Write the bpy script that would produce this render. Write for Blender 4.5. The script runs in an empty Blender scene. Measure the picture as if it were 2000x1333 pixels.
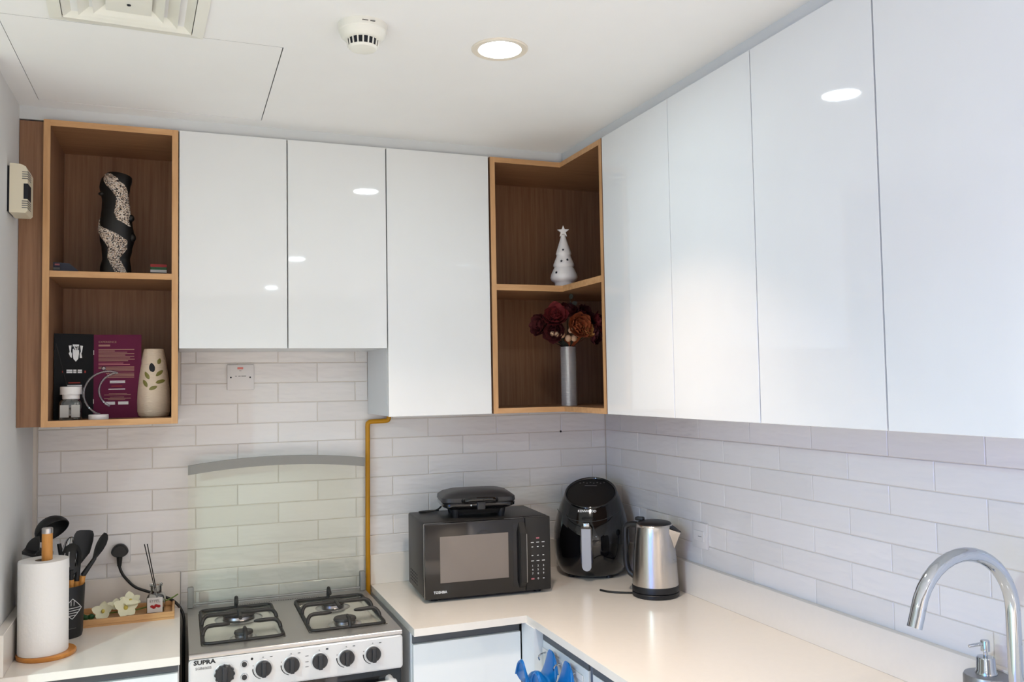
import bpy, bmesh, math, random
from mathutils import Vector, Matrix, Euler
random.seed(7)
scene = bpy.context.scene
C = scene.collection
PI = math.pi
R = math.radians

# ---------------------------------------------------------------- camera
cam_d = bpy.data.cameras.new('camera'); cam = bpy.data.objects.new('camera', cam_d); C.objects.link(cam)
yaw, pitch, roll = 0.37017984, 0.04908449, -0.01705887
f = Vector((math.sin(yaw)*math.cos(pitch), math.cos(yaw)*math.cos(pitch), math.sin(pitch)))
r0 = Vector((math.cos(yaw), -math.sin(yaw), 0)); u0 = r0.cross(f)
rr = r0*math.cos(roll)+u0*math.sin(roll); uu = -r0*math.sin(roll)+u0*math.cos(roll)
M = Matrix((rr, uu, -f)).transposed().to_4x4(); M.translation = Vector((-1.60558, -3.10662, 1.61487))
cam.matrix_world = M
cam_d.sensor_width = 36; cam_d.lens = 1670.148/2000*36; cam_d.clip_start = .02
scene.camera = cam
# ---------------------------------------------------------------- light
w = bpy.data.worlds.new('world'); scene.world = w; w.use_nodes = True
w.node_tree.nodes['Background'].inputs[0].default_value = (.62, .80, 1, 1)
w.node_tree.nodes['Background'].inputs[1].default_value = 1.0
LAMP_STRENGTH = 115.0
LAMP_COLOR = (.80, .94, 1.0, 1)
ld = bpy.data.lights.new('window_daylight', 'AREA'); ld.shape = 'RECTANGLE'; ld.size = 2.1; ld.size_y = 2.2
ld.energy = 52; ld.color = (.05, .20, 1.0); ld.spread = R(112)
lo = bpy.data.objects.new('window_daylight', ld); C.objects.link(lo)
lo.location = (-4.44, -4.2, 1.25); lo.rotation_euler = Vector((1, .05, -.5)).to_track_quat('-Z', 'Z').to_euler()
vs = scene.view_settings
vs.view_transform = 'Standard'; vs.look = 'None'; vs.gamma = 1; vs.use_curve_mapping = False
vs.exposure = -0.08

# ---------------------------------------------------------------- materials
def srgb(r, g, b):
    c = []
    for v in (r, g, b):
        v /= 255
        c.append(v/12.92 if v <= .04045 else ((v+.055)/1.055)**2.4)
    return (*c, 1)
MATS = {}
def mat(name, col, rough=.5, metal=0, spec=.5, coat=0, bump=0, bscale=40, bstretch=(1, 1, 1), var=0, vscale=8, trans=0, ior=1.45, emit=None, estr=0, aniso=0, alpha=1):
    m = bpy.data.materials.new(name); m.use_nodes = True
    nt = m.node_tree; N = nt.nodes; L = nt.links; p = N['Principled BSDF']
    p.inputs['Base Color'].default_value = col; p.inputs['Roughness'].default_value = rough
    p.inputs['Metallic'].default_value = metal; p.inputs['Specular IOR Level'].default_value = spec
    p.inputs['Coat Weight'].default_value = coat; p.inputs['IOR'].default_value = ior
    p.inputs['Coat Roughness'].default_value = .03
    p.inputs['Transmission Weight'].default_value = trans; p.inputs['Anisotropic'].default_value = aniso
    p.inputs['Alpha'].default_value = alpha
    if emit: p.inputs['Emission Color'].default_value = emit; p.inputs['Emission Strength'].default_value = estr
    tc = N.new('ShaderNodeTexCoord'); mp = N.new('ShaderNodeMapping'); mp.inputs['Scale'].default_value = bstretch
    L.new(tc.outputs['Object'], mp.inputs['Vector'])
    no = N.new('ShaderNodeTexNoise'); no.inputs['Scale'].default_value = vscale; no.inputs['Detail'].default_value = 3
    L.new(mp.outputs['Vector'], no.inputs['Vector'])
    mx = N.new('ShaderNodeMix'); mx.data_type = 'RGBA'
    v = var if var else .02
    mx.inputs[6].default_value = tuple(max(0, c*(1-v)) for c in col[:3])+(1,)
    mx.inputs[7].default_value = tuple(min(1, c*(1+v)) for c in col[:3])+(1,)
    L.new(no.outputs['Fac'], mx.inputs[0]); L.new(mx.outputs[2], p.inputs['Base Color'])
    if bump:
        nb = N.new('ShaderNodeTexNoise'); nb.inputs['Scale'].default_value = bscale; nb.inputs['Detail'].default_value = 2
        L.new(mp.outputs['Vector'], nb.inputs['Vector'])
        b = N.new('ShaderNodeBump'); b.inputs['Strength'].default_value = bump; b.inputs['Distance'].default_value = .01
        L.new(nb.outputs['Fac'], b.inputs['Height']); L.new(b.outputs['Normal'], p.inputs['Normal'])
    MATS[name] = m
    return m
def wood(name, c1, c2, stretch, rough=.45):
    m = bpy.data.materials.new(name); m.use_nodes = True
    nt = m.node_tree; N = nt.nodes; L = nt.links; p = N['Principled BSDF']
    p.inputs['Roughness'].default_value = rough; p.inputs['Specular IOR Level'].default_value = .35
    tc = N.new('ShaderNodeTexCoord'); mp = N.new('ShaderNodeMapping'); mp.inputs['Scale'].default_value = stretch
    L.new(tc.outputs['Object'], mp.inputs['Vector'])
    n1 = N.new('ShaderNodeTexNoise'); n1.inputs['Scale'].default_value = 1; n1.inputs['Detail'].default_value = 6; n1.inputs['Roughness'].default_value = .65
    L.new(mp.outputs['Vector'], n1.inputs['Vector'])
    cr = N.new('ShaderNodeValToRGB'); cr.color_ramp.elements[0].position = .3; cr.color_ramp.elements[1].position = .72
    cr.color_ramp.elements[0].color = c1; cr.color_ramp.elements[1].color = c2
    L.new(n1.outputs['Fac'], cr.inputs['Fac']); L.new(cr.outputs['Color'], p.inputs['Base Color'])
    b = N.new('ShaderNodeBump'); b.inputs['Strength'].default_value = .08; b.inputs['Distance'].default_value = .004
    L.new(n1.outputs['Fac'], b.inputs['Height']); L.new(b.outputs['Normal'], p.inputs['Normal'])
    MATS[name] = m
    return m
def glass(name, tint, refl=.08, rough=.02):
    # thin clear sheet: see-through with a fresnel reflection
    m = bpy.data.materials.new(name); m.use_nodes = True
    nt = m.node_tree; N = nt.nodes; L = nt.links; N.remove(N['Principled BSDF'])
    t = N.new('ShaderNodeBsdfTransparent'); t.inputs[0].default_value = tint
    g = N.new('ShaderNodeBsdfGlossy'); g.inputs['Roughness'].default_value = rough
    fr = N.new('ShaderNodeFresnel'); fr.inputs[0].default_value = 1.5
    ma = N.new('ShaderNodeMath'); ma.operation = 'MULTIPLY'; ma.inputs[1].default_value = refl/.04
    mx = N.new('ShaderNodeMixShader')
    L.new(fr.outputs[0], ma.inputs[0]); L.new(ma.outputs[0], mx.inputs[0]); L.new(t.outputs[0], mx.inputs[1]); L.new(g.outputs[0], mx.inputs[2])
    L.new(mx.outputs[0], N['Material Output'].inputs[0])
    MATS[name] = m
    return m
def tile_mat():
    m = bpy.data.materials.new('glazed_tile'); m.use_nodes = True
    nt = m.node_tree; N = nt.nodes; L = nt.links; p = N['Principled BSDF']
    p.inputs['Roughness'].default_value = .16; p.inputs['Specular IOR Level'].default_value = .45
    tc = N.new('ShaderNodeTexCoord'); oi = N.new('ShaderNodeObjectInfo')
    mu = N.new('ShaderNodeVectorMath'); mu.operation = 'SCALE'; mu.inputs[0].default_value = (37, 19, 53)
    L.new(oi.outputs['Random'], mu.inputs['Scale'])
    ad = N.new('ShaderNodeVectorMath'); L.new(tc.outputs['Object'], ad.inputs[0]); L.new(mu.outputs[0], ad.inputs[1])
    mp = N.new('ShaderNodeMapping'); mp.inputs['Scale'].default_value = (11, 11, 42); mp.inputs['Rotation'].default_value = (.1, .25, 0)
    L.new(ad.outputs[0], mp.inputs['Vector'])
    nb = N.new('ShaderNodeTexNoise'); nb.inputs['Scale'].default_value = 1.0; nb.inputs['Detail'].default_value = 1.5
    L.new(mp.outputs['Vector'], nb.inputs['Vector'])
    b = N.new('ShaderNodeBump'); b.inputs['Strength'].default_value = .30; b.inputs['Distance'].default_value = .012
    L.new(nb.outputs['Fac'], b.inputs['Height']); L.new(b.outputs['Normal'], p.inputs['Normal'])
    mx = N.new('ShaderNodeMix'); mx.data_type = 'RGBA'
    mx.inputs[6].default_value = srgb(229, 225, 222); mx.inputs[7].default_value = srgb(237, 233, 231)
    L.new(oi.outputs['Random'], mx.inputs[0]); L.new(mx.outputs[2], p.inputs['Base Color'])
    MATS['tile'] = m
tile_mat()
mat('paint', srgb(226, 225, 222), .7, bump=.02, bscale=300)
mat('ceilpaint', srgb(243, 242, 241), .85, bump=.015, bscale=250)
mat('grout', srgb(222, 213, 202), .9, bump=.1, bscale=400)
mat('floor', srgb(205, 194, 180), .25, var=.08, vscale=3)
mat('acrylic', srgb(228, 229, 228), .035, spec=.5, coat=.3)
mat('carcass', srgb(226, 228, 230), .35)
mat('trimgrey', srgb(216, 218, 218), .4)
mat('gap', srgb(60, 60, 62), .8)  # shade inside the hatch gap, given as a dark colour
mat('quartz', srgb(232, 224, 214), .16, spec=.45, var=.02, vscale=60)
mat('alu', srgb(150, 152, 156), .38, metal=.9)
mat('alu_dark', srgb(88, 90, 93), .45)
mat('railgrey', srgb(138, 137, 133), .42, metal=.3)
mat('handleplate', srgb(176, 177, 180), .45, metal=.2)
mat('paint_room', srgb(176, 169, 160), .7)
mat('vasesilver', srgb(228, 229, 232), .24, metal=.7)
wood('oak', srgb(126, 90, 66), srgb(158, 119, 90), (90, 90, 3.2))
wood('oak_h', srgb(136, 96, 66), srgb(164, 122, 88), (3.2, 90, 90))
wood('oak_edge', srgb(190, 143, 97), srgb(214, 168, 120), (7, 60, 60), .4)
wood('oak_edge_v', srgb(190, 143, 97), srgb(214, 168, 120), (60, 60, 5), .4)
wood('bamboo', srgb(196, 130, 58), srgb(222, 160, 86), (40, 40, 6), .35)
wood('bamboo_h', srgb(184, 116, 50), srgb(216, 150, 76), (8, 60, 60), .3)
wood('traywood', srgb(196, 148, 98), srgb(218, 172, 120), (8, 80, 80), .4)
mat('steel', srgb(196, 194, 192), .28, metal=1, bump=.02, bscale=60, bstretch=(1, 1, 20))
mat('brushed', srgb(205, 200, 194), .24, metal=1, bump=.03, bscale=120, bstretch=(1, 1, .05))
mat('hobsteel', srgb(176, 172, 168), .40, metal=.85)
mat('wellsteel', srgb(224, 220, 210), .22, metal=.85, var=.1, vscale=12)
mat('chrome', srgb(190, 197, 205), .05, metal=1)
mat('silverpanel', srgb(212, 212, 212), .33, metal=.35)
mat('castiron', srgb(38, 36, 34), .5, bump=.15, bscale=300)
mat('cap', srgb(58, 56, 54), .55, bump=.1, bscale=200)
mat('blackplastic', srgb(26, 26, 28), .42)
mat('knobblack', srgb(44, 44, 46), .38)
mat('blackgloss', srgb(14, 14, 16), .07, coat=.4)
mat('blackmatte', srgb(22, 21, 20), .5)
mat('mwblack', srgb(42, 40, 38), .42, spec=.35)
mat('mwdoor', srgb(34, 31, 29), .12, coat=.3)
mat('mwpane', srgb(122, 112, 104), .14, coat=.2)
mat('silicone', srgb(30, 30, 31), .48)
mat('rubber', srgb(20, 20, 20), .5)
mat('whiteplastic', srgb(228, 224, 222), .3)
mat('greyprint', srgb(110, 108, 106), .6)
mat('blackprint', srgb(32, 32, 34), .6)
mat('whiteprint', srgb(225, 225, 225), .6)
mat('pinkprint', srgb(176, 104, 112), .6)
mat('redprint', srgb(150, 44, 30), .6)
mat('cream', srgb(226, 216, 192), .4)
mat('detector', srgb(236, 234, 224), .35)
mat('dark', srgb(22, 24, 32), .7)
mat('pipe', srgb(196, 138, 14), .35)
mat('paper', srgb(240, 238, 235), .9, bump=.10, bscale=90)
mat('cardboard', srgb(150, 140, 128), .9)
mat('purple', srgb(98, 30, 62), .6, spec=.2)
mat('booklet_black', srgb(16, 16, 18), .6, spec=.2)
mat('goldprint', srgb(158, 118, 104), .5)
mat('ceramic', srgb(238, 232, 228), .3)
mat('beigeceramic', srgb(222, 202, 180), .5, bump=.25, bscale=60, bstretch=(1, 1, 4), var=.06, vscale=30)
mat('leafgreen', srgb(128, 122, 62), .5, var=.15, vscale=60)
mat('blue', srgb(0, 100, 172), .3, spec=.5)
mat('rosedark', srgb(74, 18, 20), .7, var=.35, vscale=60)
mat('rosemid', srgb(112, 32, 34), .7, var=.35, vscale=60)
mat('roseorange', srgb(152, 76, 40), .7, var=.4, vscale=60)
mat('peach', srgb(206, 146, 84), .7, var=.2, vscale=60)
mat('bud', srgb(196, 158, 126), .7, var=.2, vscale=60)
mat('stem', srgb(52, 56, 34), .7)
mat('darkleaf', srgb(34, 34, 24), .7)
mat('eucalyptus', srgb(96, 100, 88), .7)
mat('orchid', srgb(238, 236, 206), .6, var=.05, vscale=60)
mat('orchid_heart', srgb(214, 196, 96), .6)
mat('greenstem', srgb(96, 122, 44), .5)
mat('bottlegreen', srgb(30, 78, 36), .5)
mat('flagred', srgb(170, 30, 34), .4); mat('flaggreen', srgb(30, 96, 52), .4); mat('flagwhite', srgb(220, 220, 220), .4); mat('flagblack', srgb(18, 18, 20), .4)
mat('boxblue', srgb(34, 40, 62), .35)
mat('knifegrey', srgb(176, 174, 170), .35)
mat('reed', srgb(22, 20, 20), .7)
mat('liquid', srgb(86, 40, 44), .1)
mat('labelwhite', srgb(226, 222, 218), .5)
glass('lidglass', (.988, 1, .972, 1), .025)
glass('clearglass', (.88, .90, .90, 1), .12)
glass('acrylicglass', (.80, .80, .83, 1), .13, .1)
mat('redlens', srgb(220, 130, 120), .3)
mat('lens', (1, 1, 1, 1), .5, emit=LAMP_COLOR, estr=LAMP_STRENGTH)
mat('lamptrim', srgb(232, 222, 206), .35)
# stone chips set in resin (sculpture band)
def chips():
    m = bpy.data.materials.new('stone_chips'); m.use_nodes = True
    nt = m.node_tree; N = nt.nodes; L = nt.links; p = N['Principled BSDF']; p.inputs['Roughness'].default_value = .6
    tc = N.new('ShaderNodeTexCoord'); vo = N.new('ShaderNodeTexVoronoi'); vo.inputs['Scale'].default_value = 330
    L.new(tc.outputs['Object'], vo.inputs['Vector'])
    sp = N.new('ShaderNodeSeparateColor'); L.new(vo.outputs['Color'], sp.inputs[0])
    cr = N.new('ShaderNodeValToRGB'); cr.color_ramp.interpolation = 'CONSTANT'
    e = cr.color_ramp.elements; e[0].color = srgb(48, 42, 40); e[1].position = .22; e[1].color = srgb(196, 172, 150)
    n = e.new(.45); n.color = srgb(236, 224, 208); n = e.new(.7); n.color = srgb(150, 132, 118); n = e.new(.85); n.color = srgb(214, 206, 198)
    L.new(sp.outputs[0], cr.inputs[0]); L.new(cr.outputs[0], p.inputs['Base Color'])
    b = N.new('ShaderNodeBump'); b.inputs['Strength'].default_value = .5; b.inputs['Distance'].default_value = .003
    L.new(vo.outputs['Distance'], b.inputs['Height']); L.new(b.outputs['Normal'], p.inputs['Normal'])
    MATS['chips'] = m
chips()

# ---------------------------------------------------------------- mesh helpers
def nb(): return bmesh.new()
def box(bm, x0, x1, y0, y1, z0, z1, bev=0, seg=2):
    vs_ = [bm.verts.new((x, y, z)) for x in (x0, x1) for y in (y0, y1) for z in (z0, z1)]
    F = [(0, 1, 3, 2), (4, 6, 7, 5), (0, 4, 5, 1), (2, 3, 7, 6), (0, 2, 6, 4), (1, 5, 7, 3)]
    fs = [bm.faces.new([vs_[i] for i in q]) for q in F]
    if bev:
        es = list({e for f_ in fs for e in f_.edges})
        bmesh.ops.bevel(bm, geom=es, offset=bev, segments=seg, profile=.5, affect='EDGES')
    return bm
def loft(bm, rings, cap0=True, cap1=True, closed=True):
    V = [[bm.verts.new(p) for p in rg] for rg in rings]
    n = len(rings[0])
    for a, b in zip(V[:-1], V[1:]):
        for i in range(n if closed else n-1):
            j = (i+1) % n
            try: bm.faces.new((a[i], a[j], b[j], b[i]))
            except ValueError: pass
    if cap0: bm.faces.new(V[0][::-1])
    if cap1: bm.faces.new(V[-1])
    return V
def lathe(bm, prof, cx=0, cy=0, seg=32, cap0=True, cap1=True, axis='z', sx=1, sy=1):
    rings = []
    for r_, z in prof:
        r_ = max(r_, 1e-5)
        ring = []
        for i in range(seg):
            a = 2*PI*i/seg
            x, y = r_*math.cos(a)*sx, r_*math.sin(a)*sy
            if axis == 'z': ring.append((cx+x, cy+y, z))
            elif axis == 'y': ring.append((cx+x, z, cy-y))     # axis along y: z param is y
            else: ring.append((z, cx+x, cy+y))
        rings.append(ring)
    loft(bm, rings, cap0, cap1)
    return bm
def tube(bm, pts, rad, seg=10, cap=True):
    pts = [Vector(p) for p in pts]
    rads = rad if isinstance(rad, (list, tuple)) else [rad]*len(pts)
    rings = []
    t = (pts[1]-pts[0]).normalized()
    ref = Vector((0, 0, 1)) if abs(t.z) < .9 else Vector((1, 0, 0))
    n = t.cross(ref).normalized()
    for i, p in enumerate(pts):
        if i == 0: t = pts[1]-pts[0]
        elif i == len(pts)-1: t = pts[-1]-pts[-2]
        else: t = pts[i+1]-pts[i-1]
        t.normalize()
        n = (n-t*n.dot(t)).normalized(); b = t.cross(n)
        rings.append([p+(n*math.cos(2*PI*k/seg)+b*math.sin(2*PI*k/seg))*rads[i] for k in range(seg)])
    loft(bm, rings, cap, cap)
    return bm
def smooth_path(pts, n=8):
    P = [Vector(p) for p in pts]; out = []
    for i in range(len(P)-1):
        p0 = P[max(i-1, 0)]; p1 = P[i]; p2 = P[i+1]; p3 = P[min(i+2, len(P)-1)]
        for k in range(n):
            t = k/n
            out.append(.5*((2*p1)+(p2-p0)*t+(2*p0-5*p1+4*p2-p3)*t*t+(3*p1-p0-3*p2+p3)*t*t*t))
    out.append(P[-1])
    return out
def prism(bm, poly, d0, d1, plane='xz'):
    # extrude a 2-D polygon along the third axis
    def mk(a, b, d):
        return {'xz': (a, d, b), 'xy': (a, b, d), 'yz': (d, a, b)}[plane]
    A = [bm.verts.new(mk(a, b, d0)) for a, b in poly]; B = [bm.verts.new(mk(a, b, d1)) for a, b in poly]
    bm.faces.new(A); bm.faces.new(B[::-1])
    n = len(poly)
    for i in range(n): bm.faces.new((A[i], B[i], B[(i+1) % n], A[(i+1) % n]))
    return bm
def rrect(x0, x1, y0, y1, r_, n=5):
    out = []
    for cx, cy, a0 in ((x1-r_, y1-r_, 0), (x0+r_, y1-r_, 90), (x0+r_, y0+r_, 180), (x1-r_, y0+r_, 270)):
        for k in range(n+1):
            a = R(a0+90*k/n); out.append((cx+r_*math.cos(a), cy+r_*math.sin(a)))
    return out
def ellipsoid(bm, c, rad, useg=12, vseg=8, rot=None):
    mt = Matrix.Translation(c) @ (rot.to_matrix().to_4x4() if rot else Matrix()) @ Matrix.Diagonal((*rad, 1))
    bmesh.ops.create_uvsphere(bm, u_segments=useg, v_segments=vseg, radius=1, matrix=mt)
def finish(name, bm, m, parent=None, smooth=30, world=True, mats=None):
    bmesh.ops.recalc_face_normals(bm, faces=bm.faces)
    if parent is not None and world:
        pl = parent.location if parent.parent is None else parent.parent.location
        bmesh.ops.translate(bm, verts=bm.verts, vec=-Vector(pl))
    me = bpy.data.meshes.new(name); bm.to_mesh(me); bm.free()
    for mm in (mats or [m]): me.materials.append(MATS[mm])
    if smooth:
        me.shade_smooth(); me.set_sharp_from_angle(angle=R(smooth))
    o = bpy.data.objects.new(name, me); C.objects.link(o)
    if parent is not None: o.parent = parent
    return o
def obj(name, bm, m, parent=None, **k): return finish(name, bm, m, parent, **k)
def tag(o, label, cat, group=None):
    o['label'] = label; o['category'] = cat
    if group: o['group'] = group
    return o
def thing(name, label, cat, loc=(0, 0, 0), rotz=0, group=None):
    o = bpy.data.objects.new(name, None); C.objects.link(o); o.empty_display_size = .05
    o.location = loc; o.rotation_euler = (0, 0, rotz)
    return tag(o, label, cat, group)
def solo(name, bm, m, label, cat, loc=(0, 0, 0), group=None, **k):
    # a thing that is one mesh; verts in world coordinates, origin moved to loc
    bmesh.ops.translate(bm, verts=bm.verts, vec=-Vector(loc))
    o = finish(name, bm, m, None, **k); o.location = loc
    return tag(o, label, cat, group)
def struct(name, bm, m, **k):
    o = finish(name, bm, m, None, **k); o['kind'] = 'structure'
    return o
def edgemat(o, dirs, idx=1):
    for p in o.data.polygons:
        for d in dirs:
            if p.normal.dot(Vector(d)) > .9: p.material_index = idx
def text(name, s, size, m, parent, loc, rot, align='CENTER', extr=.0003, sx=1.0, bold=0, shear=0):
    cu = bpy.data.curves.new(name, 'FONT'); cu.body = s; cu.size = size; cu.align_x = align; cu.align_y = 'CENTER'
    cu.extrude = extr; cu.offset = bold; cu.resolution_u = 2; cu.shear = shear
    t = bpy.data.objects.new('tmp', cu); C.objects.link(t)
    dg = bpy.context.evaluated_depsgraph_get(); me = bpy.data.meshes.new_from_object(t.evaluated_get(dg))
    bpy.data.objects.remove(t); bpy.data.curves.remove(cu)
    me.transform(Matrix.Translation(loc) @ Euler(rot).to_matrix().to_4x4() @ Matrix.Diagonal((sx, 1, 1, 1)))
    me.materials.clear(); me.materials.append(MATS[m]); me.name = name
    o = bpy.data.objects.new(name, me); C.objects.link(o); o.parent = parent
    return o
FRONT = (R(90), 0, 0)

# ================================================================ SETTING
CE = 2.445; ZT = 2.4057; ZB = 1.5102; ZM = 1.7366; D = .333; XL = -2.043; WT = .90; SP = 1.005
b = nb(); box(b, -4.5, .1, -5.7, .1, -.1, 0); struct('floor', b, 'floor')
hx0, hx1, hy0, hy1 = -1.985, -1.3715, -.993, -.381
b = nb()
box(b, -4.5, hx0, -5.7, .1, CE, CE+.06); box(b, hx1, .1, -5.7, .1, CE, CE+.06)
box(b, hx0, hx1, -5.7, hy0, CE, CE+.06); box(b, hx0, hx1, hy1, .1, CE, CE+.06)
box(b, hx0-.02, hx1+.02, hy0-.02, hy1+.02, CE+.06, CE+.08)
struct('ceiling', b, 'ceilpaint')
b = nb(); box(b, hx0+.0012, hx1-.0024, hy0+.0030, hy1-.001, CE+.0008, CE+.014)
_h = finish('access_hatch', b, 'ceilpaint', mats=['ceilpaint', 'gap'], smooth=0); edgemat(_h, [(0, -1, 0), (1, 0, 0), (-1, 0, 0), (0, 1, 0)])  # dark side faces paint in the shade of the gap round the hatch
tag(_h, 'flat white square access hatch set flush in the ceiling', 'hatch')
b = nb(); box(b, -2.25, .1, .0022, .1, 0, CE)
wall_back = struct('wall_back', b, 'grout')
b = nb(); box(b, .0022, .1, -5.7, .0022, 0, CE)
wall_right = struct('wall_right', b, 'grout')
b = nb(); box(b, .0, .0022, -5.7, -2.62, 0, CE); struct('wall_plaster', b, 'paint')
b = nb(); box(b, XL-.12, XL, -.74, .0022, 0, CE); struct('wall_left', b, 'paint')
b = nb(); box(b, -4.6, XL-.12, -.74, -.64, 0, CE); struct('wall_living_side', b, 'paint_room')
b = nb(); box(b, -4.6, .1, -5.8, -5.7, 0, CE); struct('wall_rear', b, 'paint_room')
wy0, wy1, wz0, wz1 = -5.3, -3.1, .12, 2.36
b = nb(); box(b, -4.6, -4.5, wy1, -.64, 0, CE); box(b, -4.6, -4.5, -5.8, wy0, 0, CE); box(b, -4.6, -4.5, wy0, wy1, 0, wz0); box(b, -4.6, -4.5, wy0, wy1, wz1, CE)
struct('wall_far_left', b, 'paint_room')
b = nb()
for y in (wy0+.02, (wy0+wy1)/2, wy1-.02): box(b, -4.56, -4.52, y-.02, y+.02, wz0, wz1)
for z in (wz0+.02, wz1-.02): box(b, -4.56, -4.52, wy0, wy1, z-.02, z+.02)
struct('window_1', b, 'whiteplastic')

# ---- wall tiles: one object each, full tiles share their mesh
PX, PZ = .2718, .069944
Z10 = .9+.112*.9      # z of the joint line at the upstand top
GX, GT = .0022, .0055
def tile_mesh(w_, h, wall):
    bm = nb(); c = .0016
    a0, a1, h0, h1 = -w_/2, w_/2, -h/2, h/2
    outer = [(a0, h0), (a1, h0), (a1, h1), (a0, h1)]; inner = [(a0+c, h0+c), (a1-c, h0+c), (a1-c, h1-c), (a0+c, h1-c)]
    def P(a, hh, d): return (a, d, hh) if wall == 'b' else (d, a, hh)
    B = [bm.verts.new(P(a, h_, GT)) for a, h_ in outer]; O = [bm.verts.new(P(a, h_, .0011)) for a, h_ in outer]; I = [bm.verts.new(P(a, h_, 0)) for a, h_ in inner]
    for i in range(4):
        j = (i+1) % 4
        bm.faces.new((B[i], B[j], O[j], O[i])); bm.faces.new((O[i], O[j], I[j], I[i]))
    bm.faces.new(I)
    bmesh.ops.recalc_face_normals(bm, faces=bm.faces)
    nrm = Vector((0, -1, 0)) if wall == 'b' else Vector((-1, 0, 0))
    bm.faces.ensure_lookup_table()
    if bm.faces[-1].normal.dot(nrm) < 0: bmesh.ops.reverse_faces(bm, faces=bm.faces)
    me = bpy.data.meshes.new('tile'); bm.to_mesh(me); bm.free(); me.materials.append(MATS['tile'])
    return me
TM = {}
def add_tiles(wall, parent, a_min, a_max, off, zones):
    for k in range(-3, 13):
        zl, zh = Z10-PZ*(k+1-10), Z10-PZ*(k-10)
        st = 0 if k % 2 else .5
        for j in range(-12, 12):
            s0 = off+PX*(j+st); s1 = s0+PX
            for (u0_, u1_, v0, v1) in zones:
                x0, x1 = max(s0, u0_), min(s1, u1_); z0, z1 = max(zl, v0), min(zh, v1)
                if x1-x0 < .012 or z1-z0 < .012: continue
                wd, ht = round(x1-x0-GX, 4), round(z1-z0-GX, 4)
                key = (wall, wd, ht)
                if key not in TM: TM[key] = tile_mesh(wd, ht, wall)
                o = bpy.data.objects.new('tile', TM[key]); C.objects.link(o); o.parent = parent
                o.location = ((x0+x1)/2, 0, (z0+z1)/2) if wall == 'b' else (0, (x0+x1)/2, (z0+z1)/2)
                o.rotation_euler = (random.uniform(-.004, .004), random.uniform(-.001, .001), 0) if wall == 'b' else (random.uniform(-.001, .001), random.uniform(-.004, .004), 0)
add_tiles('b', wall_back, XL, 0, -2.03225*.9, [(XL+.012, -.001, Z10, Z10+8*PZ), (-1.606, -.9675, Z10-2*PZ, Z10), (-1.606, -.9675, Z10+8*PZ, ZM+.02)])
add_tiles('r', wall_right, -2.6, 0, -(.139*.9), [(-2.62, -.001, Z10, Z10+8*PZ)])
b = nb(); box(b, XL, XL+.010, -.003, .0022, SP, ZB); struct('trim_1', b, 'grout')
# fillers between the cabinets and the ceiling
b = nb(); box(b, XL, -.3155, -.3145, -.001, ZT+.001, CE); struct('trim_2', b, 'trimgrey')
b = nb(); box(b, -.3145, -.001, -2.62, -.001, ZT+.001, CE); struct('trim_3', b, 'trimgrey')

# ================================================================ WALL CABINETS
T = .018
# open oak unit, left
t = thing('open_shelf_unit', 'tall open oak shelf unit on the wall beside the left wall', 'shelf unit', (-1.795, -.17, ZB))
x0, x1 = -1.978, -1.613
def opanel(name, x0_, x1_, y0, y1, z0, z1, edge, horiz=False):
    b_ = nb(); box(b_, x0_, x1_, y0, y1, z0, z1)
    o = finish(name, b_, 'oak', t, mats=['oak_h' if horiz else 'oak', 'oak_edge' if horiz else 'oak_edge_v'], smooth=0)
    edgemat(o, edge); return o
opanel('side_panel', x0, x0+T, -D, -.002, ZB, ZT, [(0, -1, 0)])
opanel('side_panel', x1-T, x1, -D, -.002, ZB, ZT, [(0, -1, 0)])
opanel('top_panel', x0+T, x1-T, -D, -.002, ZT-T, ZT, [(0, -1, 0)], True)
opanel('bottom_panel', x0+T, x1-T, -D, -.002, ZB, ZB+T, [(0, -1, 0)], True)
opanel('shelf', x0+T, x1-T, -D+.002, -.012, 1.9450, 1.9630, [(0, -1, 0)], True)
opanel('back_panel', x0+T, x1-T, -.012, -.003, ZB+T, ZT-T, [])
opanel('filler_panel', XL+.001, x0-.0008, -.316, -.298, ZB+.001, ZT-.004, [])
def doors(t, spans, z0, z1, wall='b', th=.018, gap=.0018):
    for a, c in spans:
        bm = nb()
        if wall == 'b': box(bm, a+gap, c-gap, -D, -D+th, z0, z1, .0008, 1)
        else: box(bm, -D, -D+th, a+gap, c-gap, z0, z1, .0008, 1)
        finish('door', bm, 'acrylic', t)
def carc(t, x0_, x1_, y0, y1, z0, z1):
    bm = nb(); box(bm, x0_, x1_, y0, y1, z0, z1)
    return finish('carcass', bm, 'carcass', t, smooth=0)
t = thing('wall_cabinet', 'short two-door glossy white wall cabinet above the cooker', 'cabinet', (-1.29, -.16, ZM))
carc(t, -1.610, -.9700, -D+.020, -.002, ZM+.002, ZT-.002); doors(t, [(-1.6120, -1.2893), (-1.2893, -.9689)], ZM, ZT)
t = thing('wall_cabinet', 'tall single-door glossy white wall cabinet between cooker cabinet and corner shelves', 'cabinet', (-.788, -.16, ZB))
carc(t, -.9685, -.6085, -D+.020, -.002, ZB+.002, ZT-.002); doors(t, [(-.9689, -.6060)], ZB, ZT)
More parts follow.
